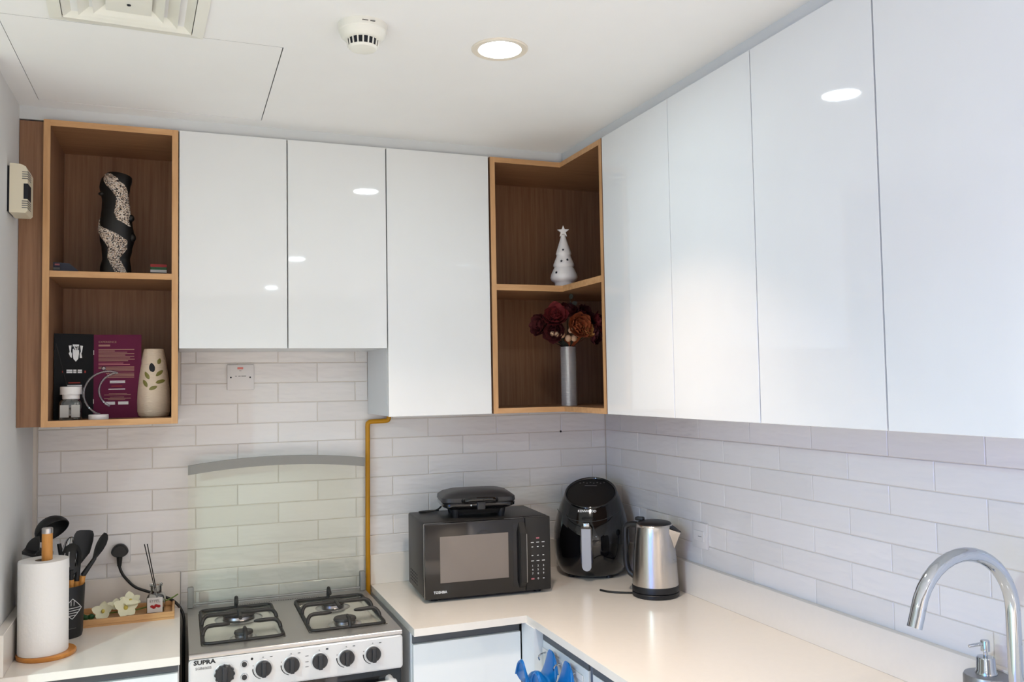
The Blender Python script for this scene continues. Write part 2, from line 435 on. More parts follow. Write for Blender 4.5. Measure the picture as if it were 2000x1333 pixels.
# corner unit
t = thing('corner_shelf_unit', 'open oak corner shelf unit with L-shaped shelves holding vase and tree', 'shelf unit', (-.3, -.3, ZB))
opanel('side_panel', -.601, -.583, -D, -.002, ZB, ZT, [(0, -1, 0)])
opanel('side_panel', -D, -.002, -.655, -.637, ZB, ZT, [(-1, 0, 0)])
def lpanel(name, z0, z1, ins):
    bm = nb(); prism(bm, [(-.583, -.003), (-.583, -D+ins), (-D+ins, -D+ins), (-D+ins, -.637), (-.003, -.637), (-.003, -.003)], z0, z1, 'xy')
    o = finish(name, bm, 'oak', t, mats=['oak_h', 'oak_edge'], smooth=0); edgemat(o, [(0, -1, 0), (-1, 0, 0)])
lpanel('top_panel', ZT-T, ZT, 0); lpanel('bottom_panel', ZB, ZB+T, 0); lpanel('shelf', 1.9385, 1.9600, .002)
opanel('back_panel', -.583, -.012, -.012, -.003, ZB+T, ZT-T, [])
opanel('back_panel', -.012, -.003, -.637, -.012, ZB+T, ZT-T, [])
spans = [(-1.0607, -.6595), (-1.4346, -1.0607), (-1.823, -1.4346), (-2.205, -1.823)]
for (a, c), lb in zip(spans, ('glossy white wall cabinet door next to the oak corner shelves', 'glossy white wall cabinet, second from the corner shelves', 'glossy white wall cabinet, third from the corner, reflecting the ceiling lamp', 'glossy white wall cabinet at the right edge, above the tap')):
    t = thing('wall_cabinet', lb, 'cabinet', (-.16, (a+c)/2, ZB))
    carc(t, -D+.020, -.002, a+.001, c-.001, ZB+.002, ZT-.002)
    doors(t, [(a, c)], ZB, ZT, 'r', gap=.0022 if a < -1.8 else .0012)

# ================================================================ BASE UNITS AND WORKTOPS
def base_unit(label, x0_, x1_, y0, y1, face, ztop, splits=()):
    t = thing('base_cabinet', label, 'cabinet', ((x0_+x1_)/2, (y0+y1)/2, 0))
    bm = nb()
    if face == 'b':
        box(bm, x0_, x1_, y0+.02, y1, .1, WT-.024); finish('carcass', bm, 'carcass', t, smooth=0)
        bm = nb(); box(bm, x0_+.004, x1_-.002, y0+.012, y0+.0195, ztop+.001, WT-.0225)
        finish('handle_channel', bm, 'alu_dark', t, smooth=0)
        bm = nb(); box(bm, x0_+.003, x1_-.003, y0-.0, y0+.018, .11, ztop, .0008, 1); finish('door', bm, 'acrylic', t)
        bm = nb(); box(bm, x0_, x1_, y0+.08, y0+.1, 0, .1); finish('plinth', bm, 'alu_dark', t, smooth=0)
    else:
        box(bm, x0_+.02, x1_, y0, y1, .1, WT-.024); finish('carcass', bm, 'carcass', t, smooth=0)
        bm = nb(); box(bm, x0_+.001, x0_+.0195, y0+.002, y1-.002, ztop+.001, WT-.0225); finish('handle_channel', bm, 'alu_dark', t, smooth=0)
        bm = nb(); box(bm, x0_, x0_+.018, y0+.003, y1-.003, .11, ztop, .0008, 1); finish('door', bm, 'acrylic', t)
        bm = nb(); box(bm, x0_+.08, x0_+.1, y0, y1, 0, .1); finish('plinth', bm, 'alu_dark', t, smooth=0)
    return t
base_unit('white base cabinet with grey channel under the left worktop', -2.040, -1.608, -.600, -.004, 'b', .852)
t = base_unit('white base cabinet with grey channel right of the cooker', -.9655, -.618, -.600, -.004, 'b', .845)
bm = nb(); box(bm, -.617, -.575, -.700, -.60, .1, WT-.0225); tag(finish('corner_post', bm, 'carcass', smooth=0), 'white filler post in the inner corner below the worktop', 'panel')
base_unit('white base cabinet below the right worktop, behind the blue mitts', -.590, -.01, -1.013, -.7005, 'r', .843)
base_unit('white base cabinet below the right worktop, nearest the bottom edge', -.590, -.01, -1.60, -1.034, 'r', .843)
base_unit('white base cabinet under the tap and soap dispenser', -.590, -.01, -2.6, -1.602, 'r', .843)
bm = nb(); box(bm, -.586, -.02, -1.031, -1.016, .1, WT-.0225); tag(finish('cover_strip', bm, 'alu', smooth=0), 'narrow grey strip between two base cabinets on the right', 'panel')

t = thing('worktop', 'short white quartz worktop left of the cooker', 'worktop', (-1.82, -.3, WT-.022))
b = nb(); box(b, XL+.001, -1.6055, -.6185, -.001, WT-.022, WT, .0012, 1); obj('slab', b, 'quartz', t)
b = nb(); box(b, XL+.02, -1.6055, -.020, -.0005, WT, SP, .001, 1); obj('upstand', b, 'quartz', t)
b = nb(); box(b, XL+.0005, XL+.025, -.6150, -.0005, WT, SP, .001, 1); obj('upstand', b, 'quartz', t)
t = thing('worktop', 'long L-shaped white quartz worktop holding microwave, air fryer and kettle', 'worktop', (-.3, -.6, WT-.022))
b = nb(); prism(b, [(-.9675, -.001), (-.9675, -.632), (-.612, -.632), (-.612, -2.62), (-.001, -2.62), (-.001, -.001)], WT-.022, WT, 'xy'); obj('slab', b, 'quartz', t, smooth=0)
b = nb(); box(b, -.9675, -.001, -.020, -.0005, WT, SP, .001, 1); obj('upstand', b, 'quartz', t)
b = nb(); box(b, -.020, -.0005, -2.62, -.020, WT, SP, .001, 1); obj('upstand', b, 'quartz', t)

# ================================================================ CEILING FITTINGS
def downlight(x, y, label, watts, col, spread):
    t = thing('downlight', label, 'lamp', (x, y, CE), 0, 'round ceiling downlights')
    b = nb(); lathe(b, [(.0705, 0), (.0705, -.002), (.068, -.0045), (.054, -.0035), (.0495, .0)], seg=48, cap0=False, cap1=False); obj('trim_ring', b, 'lamptrim', t, world=False)
    b = nb(); lathe(b, [(.0505, -.0008), (.0001, -.0008)], seg=48, cap0=False, cap1=False)
    o = obj('lens', b, 'lens', t, world=False)
    for p in o.data.polygons:
        if p.normal.z > 0: o.data.flip_normals(); break
    d = bpy.data.lights.new('downlight_beam', 'AREA'); d.shape = 'DISK'; d.size = .1; d.energy = watts; d.color = col; d.spread = R(spread)
    l = bpy.data.objects.new('downlight_beam', d); C.objects.link(l); l.location = (0, 0, -.006); l.parent = t
downlight(-.8675, -1.155, 'round lit ceiling downlight with cream trim near the corner', 5.9, (1, .77, .60), 96)
downlight(-.905, -3.21, 'round lit ceiling downlight behind the viewer, seen mirrored in the cabinet doors', 6, (1, .9, .8), 120)
for lx, ly, lb, lw, lsp, lc in ((-3.45, -2.85, 'downlight added unseen left of the viewer, following the worktop shadow', 104, 160, (.66, .97, 1.0)), (-3.45, -4.8, 'downlight added unseen in the far left corner to brighten the kitchen', 72, 130, (1, .88, .76)), (-.9, -4.9, 'downlight added unseen in the far right corner to brighten the kitchen', 72, 130, (1, .88, .76))):  # out-of-view lamps added to bring up the brightness; first follows the worktop shadow
    downlight(lx, ly, 'round lit '+lb, lw, lc, lsp)
t = thing('smoke_detector', 'round white smoke detector with dark slots on the ceiling', 'detector', (-1.215, -1.182, CE))
b = nb(); lathe(b, [(.0565, 0), (.0565, -.004), (.055, -.016), (.053, -.018)], seg=40); obj('base', b, 'detector', t, world=False)
b = nb(); lathe(b, [(.053, -.018), (.050, -.027), (.043, -.034), (.038, -.036)], seg=40, cap0=False); obj('housing', b, 'detector', t, world=False)
b = nb(); lathe(b, [(.035, -.036), (.032, -.051)], seg=40); obj('sensor_chamber', b, 'dark', t, world=False)
for k in range(18):
    a = 2*PI*k/18
    b = nb(); tube(b, [(.0362*math.cos(a), .0362*math.sin(a), -.035), (.033*math.cos(a), .033*math.sin(a), -.052)], .0019, 6); obj('rib', b, 'detector', t, world=False)
b = nb(); lathe(b, [(.034, -.051), (.030, -.056), (.020, -.0585), (.001, -.059)], seg=40); obj('cap', b, 'detector', t, world=False)
b = nb(); box(b, -.012, .001, -.0572, -.0555, -.0105, -.0088); box(b, .006, .017, -.0572, -.0540, -.0105, -.0088); obj('print_line', b, 'greyprint', t, world=False)
t = thing('air_vent', 'square white ceiling air vent with sloping louvres', 'vent', (-1.709, -1.165, CE), R(3))
def sqring(s0, z0, s1, z1, th=.002):
    bm = nb()
    a = [(-s0, -s0, z0), (s0, -s0, z0), (s0, s0, z0), (-s0, s0, z0)]; c = [(-s1, -s1, z1), (s1, -s1, z1), (s1, s1, z1), (-s1, s1, z1)]
    a2 = [(p[0], p[1], z0+th) for p in a]; c2 = [(p[0], p[1], z1+th) for p in c]
    loft(bm, [a, c, c2, a2, a], False, False)
    return bm
b = sqring(.160, -.006, .134, -.010, .005); obj('frame', b, 'detector', t, world=False, smooth=0)
for s0, s1, z0, z1 in ((.132, .095, -.010, .012), (.100, .066, -.014, .008), (.070, .036, -.018, .004)):
    obj('louver', sqring(s0, z0, s1, z1), 'detector', t, world=False, smooth=0)
b = nb(); box(b, -.045, .045, -.045, .045, -.016, -.013); obj('centre_plate', b, 'detector', t, world=False)
b = nb(); lathe(b, [(.004, -.0165), (.004, -.018), (.001, -.019)], .0, .0, 12); obj('screw', b, 'dark', t, world=False)

# ================================================================ COOKER
t = thing('gas_cooker', 'silver freestanding gas cooker with four burners and raised glass lid', 'cooker', (-1.289, -.33, 0))
cx0, cx1, HZ = -1.583, -.995, .8945
b = nb(); box(b, cx0+.004, cx1-.004, -.575, -.045, .05, HZ-.018); obj('body', b, 'silverpanel', t)
wells = [(-1.5505, -1.3195, -.527, -.128), (-1.2535, -1.0205, -.523, -.128)]
b = nb()
ys0, ys1 = -.597, -.052
xs = [cx0, wells[0][0], wells[0][1], wells[1][0], wells[1][1], cx1]
for i in (0, 2, 4): box(b, xs[i], xs[i+1], ys0+.012, ys1, HZ-.016, HZ)
for wx in wells:
    box(b, wx[0], wx[1], ys0+.012, wx[2], HZ-.016, HZ); box(b, wx[0], wx[1], wx[3], ys1, HZ-.016, HZ)
bmesh.ops.remove_doubles(b, verts=b.verts, dist=.0003)
obj('hob_plate', b, 'hobsteel', t, smooth=0)
b = nb()   # rolled front edge
prof = [(ys0+.012, HZ), (ys0+.006, HZ-.0008), (ys0+.002, HZ-.004), (ys0, HZ-.009), (ys0+.001, HZ-.0135), (ys0+.012, HZ-.0145)]
prism(b, prof, cx0, cx1, 'yz'); obj('front_lip', b, 'steel', t, smooth=50)
for wx in wells:
    b = nb(); rgs = []
    for ins, z in ((-.001, HZ+.0004), (.003, HZ-.001), (.010, HZ-.009), (.016, HZ-.011)):
        rgs.append([(x, y, z) for x, y in rrect(wx[0]+ins, wx[1]-ins, wx[2]+ins, wx[3]-ins, .018)])
    loft(b, rgs, False, True); o = obj('burner_well', b, 'wellsteel', t)
def burner(x, y, rad):
    b_ = nb(); z = HZ-.011
    lathe(b_, [(rad*1.55, z+.0005), (rad*1.3, z+.004), (rad*1.02, z+.005), (rad*.98, z+.013), (rad*.2, z+.013)], x, y, 32); o = obj('burner', b_, 'steel', t)
    b_ = nb(); lathe(b_, [(rad*1.06, z+.013), (rad*1.1, z+.016), (rad*1.02, z+.021), (rad*.72, z+.0225), (rad*.6, z+.0215), (rad*.3, z+.0225), (.001, z+.0225)], x, y, 32); obj('burner_cap', b_, 'cap', o)
BN = [(-1.432, -.222, .047), (-1.432, -.448, .025), (-1.135, -.215, .036), (-1.133, -.428, .032)]
for x, y, rd in BN: burner(x, y, rd)
zr = HZ+.0035; zh = HZ+.025
for wi, wx in enumerate(wells):
    b = nb(); ring = [(x, y, zr) for x, y in rrect(wx[0]+.006, wx[1]-.006, wx[2]+.006, wx[3]-.006, .018, 4)]
    ring.append(ring[0]); tube(b, ring, .0048, 8, False); g = obj('pan_support', b, 'castiron', t)
    xm = (wx[0]+wx[1])/2
    def arm(p):
        b_ = nb(); pts = smooth_path(p, 4); tube(b_, pts, [.0060]*(len(pts)-3)+[.0052, .0042, .0022], 8); obj('finger', b_, 'castiron', g)
    for y, reach in ((-.298, .001), (-.418, .034)):
        for s in (-1, 1):
            xe = wx[0]+.006 if s < 0 else wx[1]-.006
            arm([(xe, y-.02, zr), (xe-s*.003, y-.012, zr+.012), (xe-s*.016, y, zh), (xe-s*.05, y, zh+.001), (xm+s*reach, y+.003, zh)])
    arm([(xm, wx[3]-.006, zr), (xm, wx[3]-.007, zr+.016), (xm, wx[3]-.014, zh+.012), (xm, wx[3]-.03, zh+.005), (xm, wx[3]-.058, zh)])
    arm([(xm+.004, wx[2]+.006, zr), (xm+.004, wx[2]+.010, zr+.012), (xm+.004, wx[2]+.024, zh), (xm+.004, wx[2]+.04, zh), (xm+.004, wx[2]+.062, zh)])
    arm([(xm, -.36, zh), (xm, -.33, zh), (xm, -.30, zh+.001), (xm, -.262, zh)])
b = nb()
for k in range(34): lathe(b, [(.0022, HZ+.0002), (.0022, HZ+.0005)], -1.42+.0078*k, -.090, 8)
obj('vent_holes', b, 'blackprint', t)
# control panel
b = nb(); prism(b, rrect(cx0-.001, cx1+.001, .784, .8795, .009, 4), -.600, -.575, 'xz'); bmesh.ops.bevel(b, geom=[e for e in b.edges if all(abs(v.co.y+.600) < .0005 for v in e.verts)], offset=.004, segments=3, affect='EDGES')
obj('control_panel', b, 'silverpanel', t, smooth=40)
YP = -.6003
def knob(x, z, rad, rot, big=False):
    b_ = nb(); lathe(b_, [(rad*1.16, YP), (rad*1.16, YP-.002), (rad*1.1, YP-.003)], x, z, 32, axis='y'); k = obj('knob_bezel', b_, 'silverpanel', t)
    b_ = nb(); lathe(b_, [(rad, YP-.002), (rad*.99, YP-.011), (rad*.9, YP-.0135), (.0005, YP-.014)], x, z, 32, axis='y')
    kb = obj('knob', b_, 'knobblack', t)
    b_ = nb(); box(b_, -rad*.27, rad*.27, YP-.024, YP-.013, -rad*.93, rad*.93, .0025, 2)
    if big:
        for j in range(12): lathe(b_, [(rad*.13, YP-.003), (rad*.13, YP-.012)], rad*.98*math.cos(j*PI/6), rad*.98*math.sin(j*PI/6), 10, axis='y')
    bmesh.ops.rotate(b_, verts=b_.verts, cent=(0, 0, 0), matrix=Matrix.Rotation(rot, 3, 'Y')); bmesh.ops.translate(b_, verts=b_.verts, vec=(x, 0, z))
    obj('grip', b_, 'knobblack', kb)
KX = [-1.492, -1.3895, -1.3135, -1.2355, -1.1590, -1.0825]; KZ = .8355
knob(KX[0], KZ-.001, .0245, 0, True)
for i in range(1, 6): knob(KX[i], KZ, .0215, 0)
for z in (.8535, .8185):
    b = nb(); lathe(b, [(.0098, YP), (.0098, YP-.002), (.0088, YP-.0035)], -1.4405, z, 24, axis='y'); bz = obj('button_ring', b, 'chrome', t)
    b = nb(); lathe(b, [(.0070, YP-.002), (.0070, YP-.006), (.001, YP-.0068)], -1.4405, z, 20, axis='y'); obj('button', b, 'knobblack', bz)
px, py, pz = t.location
def ptext(nm, s, size, x, z, m='blackprint', **k): return text(nm, s, size, m, t, (x-px, YP-.0004-py, z-pz), FRONT, **k)
ptext('lettering', 'SUPRA', .0155, -1.5435, .8715, sx=1.22, bold=.0006)
ptext('lettering', 'SGB6060S', .0100, -1.5460, .8560, 'greyprint', sx=.98)
for i in range(1, 6):
    ptext('lettering', '\u2013' if i != 3 else '=', .012, KX[i]+.021, KZ+.0300, bold=.0004)
    ptext('lettering', 'o', .007, KX[i]-.001, KZ+.0305, 'greyprint')
b = nb()
for i in (1, 2, 4, 5):
    pts = [(KX[i]+.0285*math.cos(R(a)), YP-.0003, KZ+.0285*math.sin(R(a))) for a in range(178, 262, 7)]
    tube(b, pts, [.0016-.0010*j/len(pts) for j in range(len(pts))], 6)
    lathe(b, [(.0012, YP), (.0012, YP-.0004)], KX[i]-.0275, KZ+.010, 8, axis='y')
obj('flame_marks', b, 'blackprint', t)
b = nb()
for dz in (.018, .002, -.012): box(b, KX[3]-.040, KX[3]-.031, YP-.0004, YP, KZ+dz-.0008, KZ+dz+.0008)
obj('scale_marks', b, 'greyprint', t)
b = nb(); lathe(b, [(.0035, YP), (.0035, YP-.0004)], -1.420, .8650, 12, axis='y'); obj('spark_mark', b, 'blackprint', t)
b = nb(); box(b, cx0+.003, cx1-.003, -.592, -.57, .12, .783, .003, 2); obj('oven_door', b, 'blackgloss', t)
b = nb(); tube(b, smooth_path([(-1.515, -.59, .757), (-1.513, -.625, .757), (-1.50, -.642, .757), (-1.29, -.644, .757), (-1.05, -.642, .757), (-1.037, -.625, .757), (-1.035, -.59, .757)], 6), .011, 12); obj('oven_handle', b, 'silverpanel', t)
for x in (cx0+.04, cx1-.04):
    for y in (-.54, -.1):
        b = nb(); lathe(b, [(.018, 0), (.018, .05)], x, y, 12); obj('foot', b, 'blackplastic', t)
# glass lid, raised
YL = -.0640
def arch(x):
    s = (x-(cx0+cx1)/2)/((cx1-cx0)/2); return 1.3795-.020*s*s-.0035*max(0, -s)*0
b = nb(); n = 16; xsn = [cx0+.001+(cx1-cx0-.002)*i/n for i in range(n+1)]
poly = [(cx0+.001, .908), (cx1-.001, .908)]+[(x, arch(x)-.012) for x in xsn[::-1]]
prism(b, poly, YL-.002, YL+.002, 'xz'); lid = obj('glass_lid', b, 'lidglass', t, smooth=0)
b = nb()
poly = [(x, arch(x)) for x in xsn]+[(x, arch(x)-.031) for x in xsn[::-1]]
prism(b, poly, YL-.009, YL+.006, 'xz'); bmesh.ops.bevel(b, geom=[e for e in b.edges if abs(e.verts[0].co.y-e.verts[1].co.y) < 1e-6], offset=.003, segments=2, affect='EDGES')
obj('lid_rail', b, 'railgrey', lid, smooth=40)
for xa, xb in ((cx0, cx0+.019), (cx1-.021, cx1-.002)):
    b = nb(); box(b, xa, xb, YL-.011, YL+.012, HZ, .962, .004, 2); obj('lid_hinge', b, 'railgrey', t)
b = nb(); tube(b, [(cx0+.02, YL, .905), (cx1-.02, YL, .905)], .004, 8); obj('hinge_rod', b, 'railgrey', t)

# yellow gas pipe
b = nb(); tube(b, smooth_path([(-.9775, -.022, .86), (-.9770, -.022, 1.1), (-.9745, -.022, 1.40), (-.9742, -.022, 1.468), (-.9705, -.022, 1.480), (-.960, -.022, 1.4835), (-.925, -.022, 1.4845), (-.905, -.022, 1.4855), (-.898, -.022, 1.490), (-.8955, -.022, 1.500), (-.8955, -.022, ZB+.0)], 6), .0085, 14)
solo('gas_pipe', b, 'pipe', 'yellow gas pipe running up the tiles beside the cooker', 'pipe', (-.9775, -.022, .86))

# ================================================================ WALL PLATES
def plate(label, x0_, x1_, z0, z1, wall='b', name='wall_plate', cat='switch'):
    loc = ((x0_+x1_)/2, 0, z0) if wall == 'b' else (0, (x0_+x1_)/2, z0)
    t = thing(name, label, cat, loc)
    bm = nb()
    if wall == 'b': box(bm, x0_, x1_, -.0095, .0015, z0, z1, .003, 2)
    else: box(bm, -.0095, .0015, x0_, x1_, z0, z1, .003, 2)
    obj('cover_plate', bm, 'whiteplastic', t)
    return t
t = plate('square white cooker switch plate with red neon on the tiles under the short cabinet', -1.4565, -1.3670, 1.6065, 1.6945)
for x in (-1.444, -1.3805):
    b = nb(); lathe(b, [(.0028, -.009), (.0028, -.0102)], x, 1.6502, 12, axis='y'); obj('screw', b, 'dark', t)
b = nb(); box(b, -1.4225, -1.4035, -.0108, -.009, 1.678, 1.6855, .0006, 1); obj('neon_lens', b, 'redlens', t)
b = nb(); box(b, -1.4165, -1.4095, -.0100, -.009, 1.6725, 1.6740); obj('mark', b, 'greyprint', t)
b = nb()
for xa, xb in ((-1.4300, -1.4245), (-1.4195, -1.4120), (-1.4095, -1.3940)): box(b, xa, xb, -.0099, -.009, 1.6535, 1.6555)
obj('print_line', b, 'greyprint', t)
t = plate('white socket plate on the tiles behind the utensils, with a black plug', -1.9040, -1.7575, 1.0500, 1.1405, name='wall_socket', cat='socket')
for x in (-1.868, -1.7925):
    b = nb(); box(b, x-.018, x+.018, -.0102, -.009, 1.078, 1.110, .001, 1); obj('outlet', b, 'whiteplastic', t)
t = thing('power_plug', 'black three-pin plug and cable pushed into the left socket', 'plug', (-1.789, -.03, 1.06))
b = nb()
rg = []
for yy, s in ((-.0105, .92), (-.022, 1.0), (-.036, .96), (-.042, .78)):
    rg.append([(-1.7885+.0262*s*math.cos(a)*(1-.10*max(0, math.sin(a))), yy, 1.0895+.0255*s*math.sin(a)*(1 if math.sin(a) > 0 else .72)) for a in [2*PI*i/24 for i in range(24)]])
loft(b, rg); obj('plug_body', b, 'blackplastic', t, smooth=50)
b = nb(); tube(b, [(-1.7890, -.027, 1.078), (-1.7892, -.027, 1.062), (-1.7895, -.027, 1.043)], [.0095, .0080, .0062], 12); obj('strain_relief', b, 'rubber', t)
b = nb(); tube(b, smooth_path([(-1.7895, -.027, 1.046), (-1.7845, -.032, 1.028), (-1.770, -.040, 1.005), (-1.741, -.047, .9755), (-1.703, -.050, .9575), (-1.650, -.052, .9350), (-1.6225, -.056, .9180), (-1.604, -.070, .8965), (-1.5945, -.090, .872), (-1.5940, -.11, .840), (-1.5945, -.13, .79), (-1.5945, -.14, .60)], 6), .0046, 10); obj('cable', b, 'rubber', t)
t = plate('white fused spur plate on the right wall beside the kettle', -.7115, -.6260, 1.0600, 1.1445, 'r')
b = nb(); box(b, -.0115, -.009, -.698, -.640, 1.084, 1.118, .0012, 1); obj('rocker', b, 'whiteplastic', t)
b = nb(); box(b, -.0118, -.011, -.686, -.666, 1.0985, 1.1005); obj('mark', b, 'greyprint', t)
t = plate('white double socket plate on the right wall behind the kettle', -.4700, -.3240, 1.0560, 1.1420, 'r', name='wall_socket', cat='socket')
b = nb(); box(b, -.0108, -.009, -.44, -.41, 1.115, 1.130, .001, 1); obj('rocker', b, 'whiteplastic', t)
t = thing('power_plug', 'black plug in the socket between air fryer and kettle', 'plug', (-.02, -.385, 1.08))
b = nb(); lathe(b, [(.020, -.0098), (.022, -.028), (.017, -.042)], -.385, 1.090, 20, axis='x'); obj('plug_body', b, 'blackplastic', t)
b = nb(); tube(b, smooth_path([(-.032, -.385, 1.072), (-.034, -.386, 1.05), (-.034, -.39, 1.0), (-.036, -.40, .93), (-.05, -.42, .906), (-.10, -.46, .9055), (-.155, -.50, .9055)], 6), .0038, 8); obj('cable', b, 'rubber', t)
b = nb(); lathe(b, [(.0042, -.0002), (.0042, -.0010)], -.1997, 1.4198, 14, axis='y'); solo('drill_hole', b, 'dark', 'small dark drill hole in the tiles under the corner shelves', 'hole', (-.1997, 0, 1.4198))
# sounder on the left wall
t = thing('wall_sounder', 'cream plastic call unit fixed to the left wall beside the shelves', 'intercom', (XL, -.445, 2.10))
b = nb(); box(b, XL, XL+.006, -.487, -.405, 2.102, 2.226); obj('backplate', b, 'dark', t)
b = nb(); prism(b, [(XL+.006, 2.098), (XL+.044, 2.098), (XL+.0495, 2.104), (XL+.0495, 2.214), (XL+.044, 2.226), (XL+.032, 2.2315), (XL+.006, 2.2325)], -.492, -.400, 'xz'); obj('housing', b, 'cream', t, smooth=20)
b = nb(); box(b, XL+.040, XL+.0502, -.493, -.44, 2.136, 2.178); obj('speaker_slot', b, 'dark', t)
for z in (2.192, 2.198, 2.204, 2.210, 2.112, 2.118, 2.124, 2.130):
    b = nb(); box(b, XL+.036, XL+.0500, -.4928, -.44, z-.0012, z+.0012); obj('grille_slot', b, 'greyprint', t)

# ================================================================ MICROWAVE
MW = (-.634, -.235, WT); MR = R(-3.5)
t = thing('microwave', 'black countertop microwave with wide window and keypad', 'microwave', MW, MR)
w_, d_, z0, z1 = .219, .135, .011, .258
b = nb(); box(b, -w_, w_, -d_+.012, d_, z0, z1, .006, 3); obj('casing', b, 'mwblack', t, world=False)
b = nb(); box(b, -w_, .1275, -d_-.012, -d_+.011, z0, z1-.001, .004, 2); dr = obj('door', b, 'mwdoor', t, world=False)
b = nb(); box(b, .129, w_, -d_-.011, -d_+.011, z0, z1-.001, .004, 2); obj('control_panel', b, 'mwblack', t, world=False)
b = nb(); box(b, -.168, .068, -d_-.0128, -d_-.011, .062, .213, .001, 1); obj('window_pane', b, 'mwpane', dr, world=False)
b = nb()   # faceted pull handle
pr = [(-d_-.0115, z0+.012), (-d_-.034, z0+.034), (-d_-.036, z1-.050), (-d_-.0115, z1-.012)]
prism(b, pr, .104, .1255, 'yz'); bmesh.ops.bevel(b, geom=b.edges[:], offset=.002, segments=2, affect='EDGES'); obj('handle', b, 'mwblack', dr, world=False, smooth=20)
b = nb(); prism(b, [(-d_-.0112, z0+.018), (-d_-.0124, z0+.018), (-d_-.0124, z1-.018), (-d_-.0112, z1-.018)], .084, .104, 'yz'); obj('grip_recess', b, 'blackgloss', dr, world=False, smooth=0)
b = nb(); box(b, .1255, .1268, -d_-.034, -d_-.0125, z0+.034, z1-.052); obj('handle_trim', b, 'steel', dr, world=False)
yk = -d_-.0113
text('lettering', 'TOSHIBA', .0115, 'whiteprint', t, (-.168, yk-.0012, .0330), FRONT, bold=.0003, sx=.95)
rows = [(.172, ('\u25b2', '\u25ac', '\u25b3')), (.157, ('o', 'x', '~')), (.128, ('*', '+', '!')), (.110, ('--', '-', '-')), (.093, '123'), (.080, '456'), (.067, '789'), (.050, ('', '0', '='))]
for z, ss in rows:
    for x, s in zip((.153, .1725, .192), ss):
        if s and s.isdigit(): text('key_legend', s, .0095, 'whiteprint', t, (x, yk, z), FRONT)
        elif s:
            b = nb(); wd = .005 if z in (.172, .110) else .0028
            box(b, x-wd, x+wd, yk-.0005, yk+.001, z-.0012, z+.0012); obj('key_legend', b, 'whiteprint', t, world=False)
for x, z in ((.1725, .186), (.153, .050)):
    b = nb(); box(b, x-.0055, x+.0055, yk-.0005, yk+.001, z-.0025, z+.0025); obj('key_legend', b, 'pinkprint', t, world=False)
for i in range(5):
    for j in range(4):
        b = nb(); box(b, -w_-.0006, -w_+.004, .090-.026*i-.008, .090-.026*i+.006, .064-.011*j, .070-.011*j, .0008, 1); obj('vent_slot', b, 'dark', t, world=False)
for x in (-.18, .18):
    for y in (-.11, .11):
        b = nb(); lathe(b, [(.012, 0), (.013, .012)], x, y, 14); obj('foot', b, 'blackplastic', t, world=False)

# sandwich maker on top of the microwave
t = thing('sandwich_maker', 'closed black sandwich maker standing on the microwave', 'sandwich maker', (-.640, -.238, WT+z1), R(-10))
def srr(hx, hy, z, r_=.03, cy=0, tilt=0): return [(x, y+cy, z+tilt*y) for x, y in rrect(-hx, hx, -hy, hy, r_, 5)]
b = nb(); loft(b, [srr(.088, .075, .014), srr(.094, .08, .028), srr(.112, .092, .034)]); obj('lower_shell', b, 'blackmatte', t, world=False, smooth=40)
b = nb(); loft(b, [srr(.112, .092, .034), srr(.126, .098, .040, .035), srr(.127, .099, .049, .035), srr(.125, .098, .0515, .035)]); obj('lower_rim', b, 'blackgloss', t, world=False, smooth=40)
b = nb(); loft(b, [srr(.125, .098, .0525, .035), srr(.1285, .1, .056, .035), srr(.127, .099, .069, .035), srr(.112, .088, .080, .035), srr(.085, .066, .088, .03), srr(.045, .035, .092, .02), srr(.01, .008, .093, .004)]); obj('lid', b, 'knobblack', t, world=False, smooth=40)
b = nb(); tube(b, smooth_path([(-.058, -.094, .060), (-.050, -.112, .063), (-.025, -.119, .066), (.025, -.119, .066), (.050, -.112, .063), (.058, -.094, .060)], 5), .0075, 10); obj('handle', b, 'blackgloss', t, world=False)
b = nb(); box(b, -.010, .018, -.108, -.094, .030, .058, .003, 2); obj('latch', b, 'knobblack', t, world=False)
b = nb(); lathe(b, [(.0028, -.0995), (.0028, -.1015), (.001, -.1022)], -.030, .0450, 10, axis='y'); obj('lamp', b, 'whiteprint', t, world=False)
for x in (-.078, .078):
    for y in (-.064, .064):
        b = nb(); tube(b, [(x, y, 0), (x*1.03, y, .034)], [.011, .015], 12); obj('foot', b, 'blackplastic', t, world=False)
b = nb(); tube(b, smooth_path([(-.10, .06, .04), (-.125, .07, .012), (-.16, .072, .006), (-.19, .085, .004), (-.15, .1, .004), (-.12, .09, .005)], 5), .003, 8); obj('cord', b, 'rubber', t, world=False)

# ================================================================ AIR FRYER
t = thing('air_fryer', 'egg-shaped glossy black air fryer in the worktop corner', 'air fryer', (-.170, -.195, WT), R(-33))
b = nb(); rg = []
S_ = 48
for h, r_, a, cy in ((.006, .108, 0, 0), (.012, .117, 0, 0), (.035, .128, 0, 0), (.075, .1375, 0, 0), (.12, .1425, 2, 0), (.165, .140, 7, 0), (.205, .131, 13, .001), (.24, .1205, 20, .003), (.272, .1075, 26, .004), (.292, .0985, 29, .004)):
    ca, sa = math.cos(R(a)), math.sin(R(a))
    rg.append([(r_*math.cos(q), cy+r_*math.sin(q)*ca, .004+h+r_*math.sin(q)*sa) for q in [2*PI*i/S_ for i in range(S_)]])
loft(b, rg, True, False); obj('body', b, 'blackgloss', t, world=False, smooth=60)
a = R(29); ca, sa = math.cos(a), math.sin(a)
def tring(r_, dn): return [(r_*math.cos(q), .004-sa*dn+r_*math.sin(q)*ca, .296+ca*dn+r_*math.sin(q)*sa) for q in [2*PI*i/S_ for i in range(S_)]]
